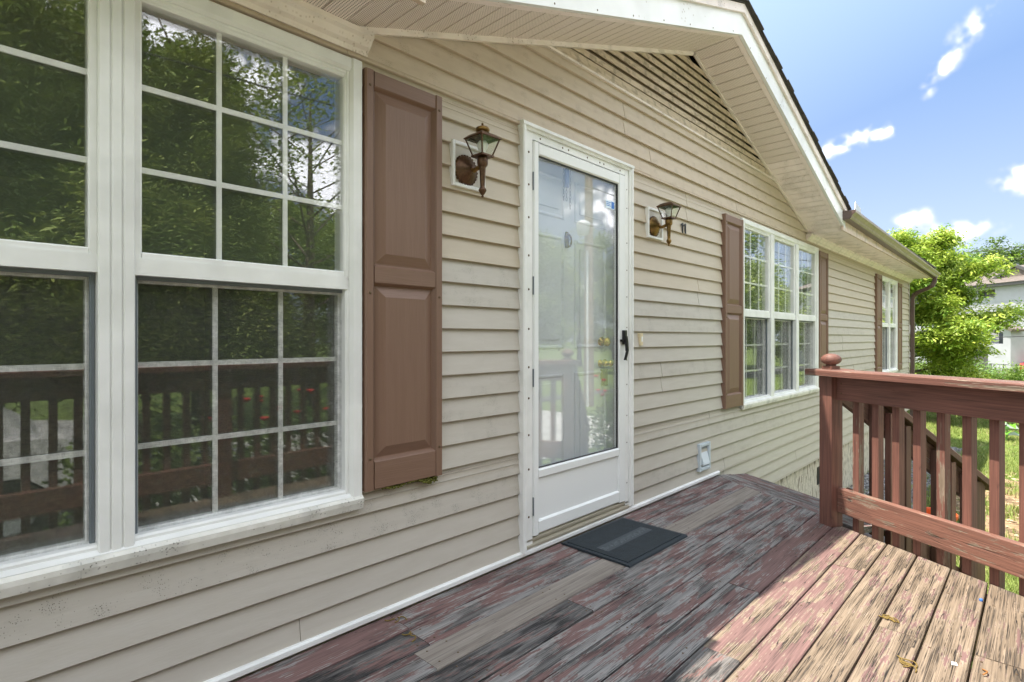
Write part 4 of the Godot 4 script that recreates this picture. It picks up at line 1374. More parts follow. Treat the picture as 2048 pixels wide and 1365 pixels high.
	rail_run(r, Vector3.ZERO, RAIL_T, RAIL_N, -0.90, 0.33, -1.045, 0.40, 3.536, [-0.985, 0.33], -0.81, 0.1145, true)
	# front railing behind the camera, seen in the window panes
	var f := thing("deck_railing", "shaded wooden railing along the front of the deck reflected in the left window", "railing", Vector3(0.2, 0, 2.1), "railings round the deck")
	rail_run(f, Vector3.ZERO, Vector3.RIGHT, Vector3.BACK, -2.55, 2.86, -2.6, 2.86, 2.066, [-2.6, -0.6, 1.3], -2.42, 0.1145, false)

func rail_run(t: Node3D, o: Vector3, al: Vector3, out: Vector3, s0: float, s1: float, c0: float, c1: float, n0: float, posts: Array, b0: float, bp: float, ball: bool) -> void:
	for i in posts.size():
		var m := MB.new()
		var s: float = posts[i]
		m.ext(brect(0.085, 0.085, 0.005), o + al * (s + 0.0425) + out * (n0 + 0.0425), al, out, Vector3.UP, 0.0005 if i == 0 and ball else -0.19, 0.8595, rng.randf(), 0.42, 2.9)
		part("post", m, M.rail, t)
	var m := MB.new()
	m.ext(brect(0.142, 0.038, 0.006), o + out * (n0 + 0.026) + Vector3(0, 0.879, 0), out, Vector3.UP, al, c0, c1, rng.randf(), 0.42, 7.0)
	part("cap_rail", m, M.rail_edge, t)
	m = MB.new()
	m.ext(brect(0.038, 0.134, 0.004), o + out * (n0 + 0.058) + Vector3(0, 0.7925, 0), out, Vector3.UP, al, s0, s1, rng.randf(), 0.42, 7.0)
	part("upper_rail", m, M.rail, t)
	m = MB.new()
	m.ext(brect(0.038, 0.138, 0.004), o + out * (n0 + 0.058) + Vector3(0, 0.155, 0), out, Vector3.UP, al, s0 + 0.004, s1, rng.randf(), 0.42, 7.0)
	part("lower_rail", m, M.rail_worn, t)
	for y in [0.195, 0.115, 0.765, 0.82]:
		m = MB.new()
		m.lathe(PackedVector2Array([Vector2(0.005, 0.0), Vector2(0.004, 0.0015), Vector2(0.0, 0.002)]), o + al * (s0 + 0.03) + out * (n0 + 0.0388) + Vector3(0, y, 0), 8, -out)
		part("screw", m, M.screw, t)
	var variants := []
	for i in 3:
		var b := MB.new()
		b.ext(brect(0.039, 0.040, 0.003), Vector3.ZERO, al, out, Vector3.UP, -0.15, 0.80, rng.randf() * 4.0, 0.42, 6.0)
		variants.append(b.mesh())
	var s := b0
	var k := 0
	while s < s1 - 0.03:
		shared("baluster", variants[k % 3], M.rail if k % 4 else M.rail_edge, t, o + al * (s + rng.randf_range(-0.003, 0.003)) + out * (n0 + 0.098 + rng.randf_range(0.0, 0.002)), Basis(Vector3.UP, rng.randf_range(-0.02, 0.02)))
		s += bp
		k += 1
	if ball:
		m = MB.new()
		var c: Vector3 = o + al * (posts[0] + 0.0425) + out * (n0 + 0.0425) + Vector3(0, 0.898, 0)
		m.ext(brect(0.066, 0.066, 0.004), c, al, out, Vector3.UP, 0.0005, 0.019)
		m.ext(brect(0.040, 0.040, 0.004), c, al, out, Vector3.UP, 0.0195, 0.03)
		# squashed ball carved with four flats
		var prof := [[0.020, 0.026], [0.040, 0.034], [0.051, 0.045], [0.0545, 0.056], [0.051, 0.068], [0.040, 0.080], [0.022, 0.088], [0.0, 0.091]]
		for i in prof.size() - 1:
			for q in 32:
				var P := []
				var N := []
				for e in [[i, q], [i, q + 1], [i + 1, q + 1], [i + 1, q]]:
					var a: float = TAU * e[1] / 32.0
					var fl := 1.0 - 0.10 * pow(absf(cos(2.0 * a)), 6.0)
					var rr: float = prof[e[0]][0] * fl
					var hh: float = prof[e[0]][1]
					var dir := al * cos(a) + out * sin(a)
					P.append(c + dir * rr + Vector3(0, hh, 0))
					N.append((dir * rr / 0.0545 + Vector3(0, (hh - 0.056) / 0.034, 0)).normalized())
				m.tri(P[0], P[1], P[2], N[0], N[1], N[2], Vector2(q * 0.05, i * 0.1), Vector2(q * 0.05 + 0.05, i * 0.1), Vector2(q * 0.05 + 0.05, i * 0.1 + 0.1))
				m.tri(P[0], P[2], P[3], N[0], N[2], N[3], Vector2(q * 0.05, i * 0.1), Vector2(q * 0.05 + 0.05, i * 0.1 + 0.1), Vector2(q * 0.05, i * 0.1 + 0.1))
		part("ball_finial", m, M.rail, t)

func build_stairs() -> void:
	var st := thing("stairs", "wooden porch steps going down from the open end of the deck to the lawn", "stairs", on_rail(-1.5, 3.95, GROUND))
	for k in 4:
		for i in 2:
			var m := MB.new()
			m.ext(brect(0.136, 0.036, 0.004), RAIL_N * (3.89 + 0.28 * k + 0.139 * i + 0.07) + Vector3(0, -0.19 * (k + 1) - 0.018, 0), RAIL_N, Vector3.UP, RAIL_T, -1.92, -1.0, rng.randf(), 0.42, 7.0)
			part("tread", m, M.deck_grey, st)
	for s in [-1.96, -1.02]:
		var m := MB.new()
		m.ext(PackedVector2Array([Vector2(3.64, -0.04), Vector2(3.64, -0.34), Vector2(4.60, GROUND), Vector2(5.02, GROUND), Vector2(5.02, GROUND + 0.13)]), Vector3.ZERO, RAIL_N, Vector3.UP, RAIL_T, s - 0.019, s + 0.019)
		part("stringer", m, M.brown_wood, st)
	var r := thing("stair_railing", "dark sloping handrail with balusters descending beside the porch steps", "railing", on_rail(-0.94, 4.7, GROUND), "railings round the deck")
	var sl := -0.655
	var dir := (RAIL_N + Vector3(0, sl, 0)).normalized()
	var nor := (Vector3.UP - RAIL_N * sl).normalized()
	var len := 1.17 * sqrt(1.0 + sl * sl)
	var o := RAIL_N * 3.665 + Vector3(0, 0.885, 0)
	var m := MB.new()
	m.ext(brect(0.120, 0.036, 0.005), o + RAIL_T * -0.935 + nor * 0.0, RAIL_T, nor, dir, 0.0, len, 0.0, 0.42, 7.0)
	part("cap_rail", m, M.brown_wood, r)
	m = MB.new()
	m.ext(brect(0.036, 0.140, 0.004), o + RAIL_T * -0.948 + nor * -0.090, RAIL_T, nor, dir, 0.02, len - 0.16, 0.5, 0.42, 7.0)
	part("upper_rail", m, M.brown_wood, r)
	m = MB.new()
	m.ext(brect(0.036, 0.110, 0.004), o + RAIL_T * -0.948 + nor * -0.60, RAIL_T, nor, dir, 0.42, len + 0.22, 0.5, 0.42, 7.0)
	part("lower_rail", m, M.brown_wood, r)
	m = MB.new()
	m.ext(brect(0.088, 0.088, 0.005), RAIL_N * 4.71 + RAIL_T * -0.945, RAIL_T, RAIL_N, Vector3.UP, GROUND - 0.05, 0.885 + sl * 1.045 - 0.024, 0.2, 0.42, 2.9)
	part("post", m, M.brown_wood, r)
	for k in 7:
		var n := 3.86 + k * 0.121
		m = MB.new()
		var top := 0.885 + sl * (n - 3.665) - 0.034
		m.ext(brect(0.038, 0.040, 0.003), RAIL_N * n + RAIL_T * -0.908, RAIL_T, RAIL_N, Vector3.UP, top - 0.80, top - 0.012, rng.randf(), 0.42, 6.0)
		part("baluster", m, M.rail if k % 2 else M.brown_wood, r)

# ------------------------------------------------------------------ small things
func build_small_things() -> void:
	var mt := thing("doormat", "dark blue grey rubber doormat with a worn moulded strip on the deck", "doormat", Vector3(2.525, 0, 0.255))
	var rot := Basis(Vector3.UP, -0.015)
	var m := MB.new()
	m.ext(PackedVector2Array([Vector2(-0.21, 0.0015), Vector2(0.21, 0.0015), Vector2(0.207, 0.010), Vector2(0.200, 0.012), Vector2(-0.200, 0.012), Vector2(-0.207, 0.010)]), mt.position, rot * Vector3.BACK, Vector3.UP, rot * Vector3.RIGHT, -0.283, 0.283)
	part("rim", m, M.rubber_edge, mt)
	m = MB.new()
	m.ext(rect(-0.185, 0.185, 0.0, 0.0142), mt.position + Vector3(0, 0.001, 0), rot * Vector3.BACK, Vector3.UP, rot * Vector3.RIGHT, -0.262, 0.262)
	part("pile", m, M.rubber, mt)
	m = MB.new()
	var p := mt.position + Vector3(-0.006, 0.0158, 0.006)
	m.quad(p + Vector3(-0.215, 0, 0.036), p + Vector3(0.215, 0, 0.036), p + Vector3(0.215, 0, -0.036), p + Vector3(-0.215, 0, -0.036), Vector3.UP, Vector2(0, 1), Vector2(1, 1), Vector2(1, 0), Vector2(0, 0))
	part("moulded_strip", m, M.rubber_strip, mt)
	# dry catkins and scraps on the boards
	var dry := mat(Color(0.48, 0.40, 0.20), 0.9)
	var words := ["tangle of dry catkins on the sunlit deck boards", "smaller clump of dry catkins nearer the front of the deck", "dry catkin caught in a board joint by the wall", "dry twig lying on dark shaded boards below the window"]
	var spots := [Vector3(2.52, 0.002, 1.42), Vector3(2.22, 0.002, 1.54), Vector3(1.204, 0.002, 0.078), Vector3(1.181, 0.002, 0.207)]
	for i in 4:
		m = MB.new()
		for k in (7 if i < 2 else 3):
			var a := rng.randf() * TAU
			var c: Vector3 = spots[i] + Vector3(rng.randf_range(-0.02, 0.02), 0.003, rng.randf_range(-0.014, 0.014))
			var path := PackedVector3Array()
			for q in 5:
				path.append(c + Vector3(cos(a + q * 0.3), 0, sin(a + q * 0.3)) * 0.009 * q + Vector3(0, 0.002 * sin(q * 1.3), 0))
			m.tube(path, 0.0022, 5)
		lone("dry_catkin", m, dry, words[i], "catkin", spots[i], "plant scraps on the deck")
	m = MB.new()
	var path := PackedVector3Array()
	for q in 8:
		path.append(Vector3(2.305 + q * 0.0065, 0.005 + 0.004 * sin(q * 0.6), 1.715 + 0.010 * sin(q * 0.5)))
	m.tube(path, 0.0024, 5)
	lone("curled_stalk", m, mat(Color(0.60, 0.40, 0.20), 0.8), "curled orange brown stalk on the deck at the front corner", "stalk", Vector3(2.325, 0, 1.73), "plant scraps on the deck")
	m = MB.new()
	m.lathe(PackedVector2Array([Vector2(0.006, 0.0), Vector2(0.007, 0.006), Vector2(0.004, 0.010), Vector2(0.0, 0.011)]), Vector3(2.959, 0.0, 1.671), 8)
	lone("bead", m, mat(Color(0.25, 0.45, 0.75), 0.3), "tiny blue plastic bead in a gap between sunlit boards", "bead", Vector3(2.959, 0, 1.671))
	m = MB.new()
	m.ext(PackedVector2Array([Vector2(-0.012, -0.006), Vector2(0.010, -0.009), Vector2(0.014, 0.004), Vector2(-0.004, 0.010)]), Vector3(2.322, 0.001, 1.642), Vector3.RIGHT, Vector3.BACK, Vector3.UP, 0.0, 0.002)
	lone("paint_flake", m, M.trim, "pale flake of paint on the sunlit deck boards", "flake", Vector3(2.322, 0, 1.642))
	# orange pot on the lawn side
	var pot := thing("flower_pot", "orange plastic pot on the ground beyond the lower rail", "pot", Vector3(6.85, GROUND, 1.10))
	m = MB.new()
	m.lathe(PackedVector2Array([Vector2(0.0, 0.004), Vector2(0.11, 0.0), Vector2(0.155, 0.26), Vector2(0.168, 0.262), Vector2(0.170, 0.30), Vector2(0.158, 0.302), Vector2(0.150, 0.27), Vector2(0.105, 0.02), Vector2(0.0, 0.02)]), pot.position, 28)
	part("tub", m, M.orange, pot)
	m = MB.new()
	m.lathe(PackedVector2Array([Vector2(0.148, 0.235), Vector2(0.0, 0.245)]), pot.position, 20)
	part("soil", m, M.soil, pot)
	# big leaved plant in the lawn
	var pl := thing("young_plant", "young plant with broad bright leaves standing alone in the lawn", "plant", Vector3(14.6, GROUND - 0.0, 1.35))
	var lm := leaf_mat(Color(0.40, 0.66, 0.14), 0.5, 0.5)
	m = MB.new()
	m.tube(PackedVector3Array([pl.position, pl.position + Vector3(0.0, 0.3, 0.02)]), 0.012, 6)
	part("stem", m, lm, pl)
	for i in 9:
		m = MB.new()
		var a := TAU * i / 9.0 * 2.0 + 0.3
		var e := 0.10 + 0.03 * i
		var d0 := Vector3(cos(a), 0.0, sin(a))
		var sd := Vector3(-sin(a), 0, cos(a))
		var b := pl.position + Vector3(0, e, 0)
		var L := 0.26 - 0.008 * i
		m.quad(b, b + d0 * L * 0.5 + sd * 0.085 + Vector3(0, 0.07, 0), b + d0 * L - Vector3(0, 0.02, 0), b + d0 * L * 0.5 - sd * 0.085 + Vector3(0, 0.07, 0), Vector3.UP)
		part("leaf", m, lm, pl)

# ------------------------------------------------------------------ ground
func ground_y(x: float, z: float) -> float:
	var t := smoothstep(22.0, 58.0, x)
	return lerpf(GROUND, -2.05, t) + 0.02 * sin(x * 0.7 + z) * smoothstep(5.0, 9.0, absf(x) + absf(z))

func sheet(x0: float, x1: float, z0: float, z1: float, nx: int, nz: int, up: float) -> MB:
	var m := MB.new()
	for i in nx:
		for j in nz:
			var a := lerpf(x0, x1, float(i) / nx)
			var b := lerpf(x0, x1, float(i + 1) / nx)
			var c := lerpf(z0, z1, float(j) / nz)
			var d := lerpf(z0, z1, float(j + 1) / nz)
			m.quad(Vector3(a, ground_y(a, c) + up, c), Vector3(b, ground_y(b, c) + up, c), Vector3(b, ground_y(b, d) + up, d), Vector3(a, ground_y(a, d) + up, d), Vector3.UP)
	return m

func terrain() -> void:
	var m := sheet(-200.0, 400.0, -260.0, 260.0, 150, 60, 0.0)
	struct("ground", m, M.grass_ground)
	m = MB.new()
	m.box(Vector3(-40.0, GROUND - 0.2, 4.1), Vector3(11.5, GROUND + 0.03, 9.2))  # enlarged and whitened to bounce light onto the wall and soffits
	struct("driveway", m, M.concrete)
	m = MB.new()
	m.box(Vector3(-60.0, GROUND - 0.2, 9.6), Vector3(60.0, GROUND + 0.02, 10.4))
	struct("path", m, M.asphalt)
	m = MB.new()
	m.quad(Vector3(4.0, GROUND + 0.022, 0.0), Vector3(12.9, GROUND + 0.022, 0.0), Vector3(12.9, GROUND + 0.022, 0.72), Vector3(4.0, GROUND + 0.022, 0.86), Vector3.UP)
	struct("gravel_bed", m, mat(Color(0.55, 0.54, 0.53), 0.95))
	# bare patch worn in the lawn
	m = MB.new()
	var c := Vector3(8.9, GROUND + 0.024, 1.75)
	for i in 24:
		var a := TAU * i / 24.0
		var b := TAU * (i + 1) / 24.0
		var ra := 1.0 + 0.16 * sin(a * 3.0) + 0.1 * sin(a * 7.0)
		var rb := 1.0 + 0.16 * sin(b * 3.0) + 0.1 * sin(b * 7.0)
		m.tri(c, c + Vector3(cos(a) * 2.0 * ra, 0, sin(a) * 0.75 * ra), c + Vector3(cos(b) * 2.0 * rb, 0, sin(b) * 0.75 * rb), Vector3.UP, Vector3.UP, Vector3.UP)
	struct("bare_soil", m, M.soil)

func build_grass() -> void:
	var r := RandomNumberGenerator.new()
	r.seed = 77
	var tufts := []
	for v in 4:
		var m := MB.new()
		for i in 8:
			var a := r.randf() * TAU
			var o := Vector3(r.randf_range(-0.03, 0.03), 0, r.randf_range(-0.03, 0.03))
			var hgt := r.randf_range(0.035, 0.085)
			var lean := Vector3(cos(a), 0, sin(a)) * hgt * r.randf_range(0.2, 0.8)
			var sd := Vector3(-sin(a), 0, cos(a)) * 0.0035
			var nn := (Vector3.UP + Vector3(cos(a), 0, sin(a)) * 0.6).normalized()
			m.tri(o - sd, o + sd, o + lean + Vector3(0, hgt, 0), nn, nn, nn)
		tufts.append(m.mesh())
	var tf := [[], [], [], []]
	var cl := [[], [], [], []]
	for i in 90000:
		var t := pow(r.randf(), 1.5)
		var x := 5.2 + 22.0 * t
		var z := r.randf_range(-0.2 if x < 13.2 else -3.0, 2.6 + (x - 5.0) * 0.16)
		if x < 12.9 and z < 0.80 and r.randf() > 0.06:
			continue
		var px := (x - 8.9) / 2.0
		var pz := (z - 1.75) / 0.8
		if px * px + pz * pz < 1.05 and r.randf() > 0.16 + 0.25 * sin(x * 5.0) * sin(z * 7.0):
			continue
		var v := r.randi() % 4
		var s := r.randf_range(0.7, 1.35)
		tf[v].append(Transform3D(Basis(Vector3.UP, r.randf() * TAU).scaled(Vector3(s, s * r.randf_range(0.7, 1.2), s)), Vector3(x, ground_y(x, z), z)))
		var k := r.randf()
		var c := Color(0.17, 0.265, 0.045).lerp(Color(0.37, 0.43, 0.11), k)
		if r.randf() < 0.10:
			c = Color(0.42, 0.36, 0.17)
		cl[v].append(c)
	for v in 4:
		many("grass", tufts[v], M.blade, tf[v], cl[v], self)
	# gravel stones along the house
	var st := SphereMesh.new()
	st.radius = 0.022
	st.height = 0.030
	st.radial_segments = 7
	st.rings = 3
	var gt := []
	var gc := []
	for i in 9000:
		var x := r.randf_range(4.6, 12.8)
		var z := r.randf_range(0.0, 0.85)
		var s := r.randf_range(0.5, 1.3)
		gt.append(Transform3D(Basis.from_euler(Vector3(r.randf(), r.randf(), r.randf()) * 6.0).scaled(Vector3(s, s * 0.8, s)), Vector3(x, GROUND + 0.026, z)))
		var g := r.randf_range(0.22, 0.62)
		gc.append(Color(g, g * 0.98, g * 0.96))
	many("gravel", st, M.gravel, gt, gc, self)
	# dry leaves and chips on the bare patch
	var chip := MB.new()
	chip.quad(Vector3(-0.02, 0.004, 0), Vector3(0, 0.010, 0.012), Vector3(0.024, 0.006, 0), Vector3(0, 0.0, -0.012), Vector3.UP)
	var ct := []
	var cc := []
	for i in 900:
		var a := r.randf() * TAU
		var q := sqrt(r.randf()) * 1.15
		ct.append(Transform3D(Basis(Vector3.UP, r.randf() * TAU).scaled(Vector3.ONE * r.randf_range(0.6, 1.6)), Vector3(8.9 + cos(a) * 2.0 * q, GROUND + 0.03, 1.75 + sin(a) * 0.8 * q)))
		cc.append(Color(0.42, 0.28, 0.16).lerp(Color(0.62, 0.50, 0.36), r.randf()))
	many("litter", chip.mesh(), M.petal, ct, cc, self)

# ------------------------------------------------------------------ background
func build_apartments() -> void:
	# three storey white block far beyond the lawn
	var e1 := Vector3(0.69, 0, -0.724)
	var nr := Vector3(-0.724, 0, -0.69)
	var p0 := Vector3(75.1, 0, 0.55)
	var b := thing("apartment_building", "three storey white apartment building with tan hipped roof and recessed balconies", "building", p0 + Vector3(0, -2.0, 0))
	var t0 := -16.0
	var t1 := 22.0
	var eave := 6.45
	var m := MB.new()
	var holes := [[3.1, 8.0, 5.42, 6.22], [9.2, 14.0, 5.42, 6.22], [3.1, 8.0, 2.5, 3.5], [9.2, 14.0, 2.5, 3.5], [-9.0, -4.0, 2.5, 3.5]]
	# facade with real openings: bands between the openings
	var ys := [-2.6, 2.5, 3.5, 5.42, 6.22, eave]
	for yi in ys.size() - 1:
		var cut := [t0]
		for q in holes:
			if absf(q[2] - ys[yi]) < 0.01:
				cut.append(q[0])
				cut.append(q[1])
		cut.append(t1)
		cut.sort()
		for i in range(0, cut.size() - 1, 2):
			m.ext(rect(cut[i], cut[i + 1], ys[yi], ys[yi + 1]), p0, e1, Vector3.UP, nr, -0.3, 0.0)
	m.ext(rect(t0, t1, -2.6, eave), p0, e1, Vector3.UP, nr, -12.0, -2.2)
	m.ext(rect(t0, t1, 4.3, 4.42), p0, e1, Vector3.UP, nr, -2.19, -0.31)
	m.ext(rect(t0, t1, 1.5, 1.62), p0, e1, Vector3.UP, nr, -2.19, -0.31)
	part("wall", m, M.white_wall, b)
	for q in holes:
		m = MB.new()
		m.ext(rect(q[0] - 0.3, q[1] + 0.3, q[2] - 1.2, q[3] + 0.4), p0, e1, Vector3.UP, nr, -1.85, -1.8)
		var bal := part("balcony", m, M.balcony_back, b)
		for k in 2:
			m = MB.new()
			var x: float = q[0] + 0.9 + k * 1.8
			m.ext(rect(x, x + 0.95, q[2] - 0.8, q[3] - 0.12), p0, e1, Vector3.UP, nr, -1.79, -1.75)
			part("window", m, M.dark_glass, bal)
		m = MB.new()
		m.ext(rect(q[0] + 2.2, q[0] + 2.3, q[2], q[3]), p0, e1, Vector3.UP, nr, -0.2, -0.12)
		part("post", m, M.white_wall, bal)
	m = MB.new()
	m.ext(rect(t0 - 0.8, t1 + 0.8, eave, eave + 0.32), p0, e1, Vector3.UP, nr, 0.35, 0.7)
	m.ext(rect(t0 - 0.8, t1 + 0.8, eave, eave + 0.05), p0, e1, Vector3.UP, nr, -0.3, 0.349)
	part("eave", m, M.dark_trim, b)
	# hipped roof
	m = MB.new()
	var R0 := p0 + e1 * (t0 - 0.9) + nr * 0.8 + Vector3(0, eave + 0.30, 0)
	var R1 := p0 + e1 * (t1 + 0.9) + nr * 0.8 + Vector3(0, eave + 0.30, 0)
	var R2 := p0 + e1 * (t1 + 0.9) - nr * 12.8 + Vector3(0, eave + 0.30, 0)
	var R3 := p0 + e1 * (t0 - 0.9) - nr * 12.8 + Vector3(0, eave + 0.30, 0)
	var r0 := p0 + e1 * (t0 + 6.0) - nr * 6.0 + Vector3(0, eave + 2.75, 0)
	var r1 := p0 + e1 * (t1 - 6.0) - nr * 6.0 + Vector3(0, eave + 2.75, 0)
	for f in [[R0, R1, r1, r0], [R1, R2, r1, r1], [R2, R3, r0, r1], [R3, R0, r0, r0]]:
		var nn: Vector3 = (f[1] - f[0]).cross(f[2] - f[0]).normalized()
		if nn.y < 0.0:
			nn = -nn
		m.quad(f[0], f[1], f[2], f[3], nn)
	m.quad(R0, R1, R2, R3, Vector3.DOWN)
	var roof_ := part("roof", m, M.grey_roof, b)
	m = MB.new()
	m.ext(PackedVector2Array([Vector2(-0.2, eave + 1.0), Vector2(4.2, eave + 1.0), Vector2(2.0, eave + 2.1)]), p0, e1, Vector3.UP, nr, -5.0, -1.2)
	part("dormer", m, M.grey_roof, roof_)
	m = MB.new()
	for s: float in [-1.0, 1.0]:
		var a := p0 + e1 * (2.0 + s * 2.45) + Vector3(0, eave + 0.92, 0)
		var c := p0 + e1 * 2.0 + Vector3(0, eave + 2.18, 0)
		var al := (c - a).normalized()
		m.ext(rect(-0.14, 0.14, -1.21, -1.0), a, al.cross(nr), nr, al, 0.0, (c - a).length())
	part("bargeboard", m, M.dark_trim, roof_)
	# lower gabled wing in front
	var w0 := Vector3(64.8, 0, -0.1)
	var g := thing("apartment_wing", "lower white gabled wing with shaded balconies in front of the apartment block", "building", w0 + Vector3(0, -2.0, 0))
	m = MB.new()
	m.ext(PackedVector2Array([Vector2(0.0, -2.6), Vector2(0.7, -2.6), Vector2(0.7, 2.0), Vector2(0.0, 1.7)]), w0, e1, Vector3.UP, nr, -5.0, 0.0)
	m.ext(PackedVector2Array([Vector2(0.7, -2.6), Vector2(7.0, -2.6), Vector2(7.0, 0.55), Vector2(0.7, 0.55)]), w0, e1, Vector3.UP, nr, -0.2, -0.01)
	m.ext(PackedVector2Array([Vector2(0.7, 1.75), Vector2(7.0, 1.75), Vector2(7.0, 2.3), Vector2(3.8, 2.95), Vector2(0.7, 1.95)]), w0, e1, Vector3.UP, nr, -0.2, -0.01)
	m.ext(rect(0.701, 7.0, -2.6, 1.9), w0, e1, Vector3.UP, nr, -5.0, -1.8)
	m.ext(rect(7.0, 7.6, -2.6, 1.9), w0, e1, Vector3.UP, nr, -5.0, 0.0)
	part("wall", m, M.white_wall, g)
	m = MB.new()
	for s: float in [-1.0, 1.0]:
		var a := w0 + e1 * (3.8 + s * 4.2) + Vector3(0, 1.72, 0)
		var c := w0 + e1 * 3.8 + Vector3(0, 3.2, 0)
		var al := (c - a).normalized()
		m.ext(rect(-0.10, 0.10, -1.0, 0.3), a, al.cross(nr), nr, al, 0.0, (c - a).length())
	part("roof", m, M.grey_roof, g)
	for k in 2:
		m = MB.new()
		m.ext(rect(1.2 + k * 2.9, 2.9 + k * 2.9, 0.2, 1.6), w0, e1, Vector3.UP, nr, -1.79, -1.74)
		part("window", m, M.dark_glass, g)
	m = MB.new()
	m.ext(rect(2.2, 4.0, -1.95, -0.1), w0, e1, Vector3.UP, nr, 0.0, 0.05)
	part("garage_opening", m, M.dark_trim, g)
	# small red car and a fence by the building
	car(Vector3(67.0, -2.05, 1.75), -0.2, M.car_red, "small red car parked by the white apartment building")
	var fe := thing("metal_fence", "low black metal fence in front of the white apartment building", "fence", Vector3(58.5, -2.05, 1.0))
	for i in 14:
		m = MB.new()
		var p := Vector3(58.5, -2.05, 1.0) + e1 * (-1.1 * i + 3.0)
		m.box(p + Vector3(-0.03, 0, -0.03), p + Vector3(0.03, 1.0, 0.03))
		part("post", m, M.cable, fe)
	for y in [0.5, 0.95]:
		m = MB.new()
		m.ext(rect(-0.02, 0.02, -0.02, 0.02), Vector3(58.5, -2.05 + y, 1.0), Vector3.UP, nr, e1, -11.3, 3.0)
		part("rail", m, M.cable, fe)
	# overhead wires
	var wires := [
		[Vector3(37.6, 4.85, -8.0), Vector3(38.4, 5.0, 0.5), Vector3(39.4, 5.9, 12.0), "lower of two overhead wires crossing in front of the far trees"],
		[Vector3(37.6, 5.5, -8.0), Vector3(38.4, 5.6, 0.5), Vector3(39.4, 6.3, 12.0), "upper overhead wire against the sky above the apartment roof"],
		[Vector3(34.0, 0.75, -7.0), Vector3(34.5, 1.10, 2.2), Vector3(35.0, 1.9, 12.0), "black overhead wire low in front of the apartment wall"],
	]
	for wv in wires:
		m = MB.new()
		var path := PackedVector3Array()
		for i in 13:
			var t := i / 12.0
			path.append((wv[0] as Vector3).lerp(wv[1], t).lerp((wv[1] as Vector3).lerp(wv[2], t), t))
		m.tube(path, 0.016, 5)
		lone("overhead_wire", m, M.cable, wv[3], "wire", wv[1], "overhead wires")

# leaf clump: many leaf-sized faces round a twig
func clump(sd: int, n: int, rad: float, ll: float, lw: float, droop: float, flat: float) -> ArrayMesh:
	var r := RandomNumberGenerator.new()
	r.seed = sd
	var m := MB.new()
	m.use_color = true
	for i in n:
		var d := Vector3(r.randfn(), r.randfn() * flat, r.randfn()).normalized() * rad * pow(r.randf(), 0.6)
		var a := r.randf() * TAU
		var f := Vector3(cos(a), r.randf_range(-0.5, 0.5) - droop, sin(a)).normalized()
		var sd2 := f.cross(Vector3.UP + Vector3(r.randf_range(-0.7, 0.7), 0, r.randf_range(-0.7, 0.7))).normalized()
		var nn := sd2.cross(f).normalized()
		if nn.y < 0.0:
			nn = -nn
		var L := ll * r.randf_range(0.7, 1.2)
		var W := lw * r.randf_range(0.8, 1.2)
		var k := r.randf_range(0.75, 1.2)
		m.col = Color(k, k, k * 0.9)
		var mid := d + f * L * 0.45 + nn * L * 0.06
		m.tri(d, mid + sd2 * W * 0.5, d + f * L, nn, (nn + sd2 * 0.3).normalized(), nn)
		m.tri(d, mid - sd2 * W * 0.5, d + f * L, nn, (nn - sd2 * 0.3).normalized(), nn)
	return m.mesh()

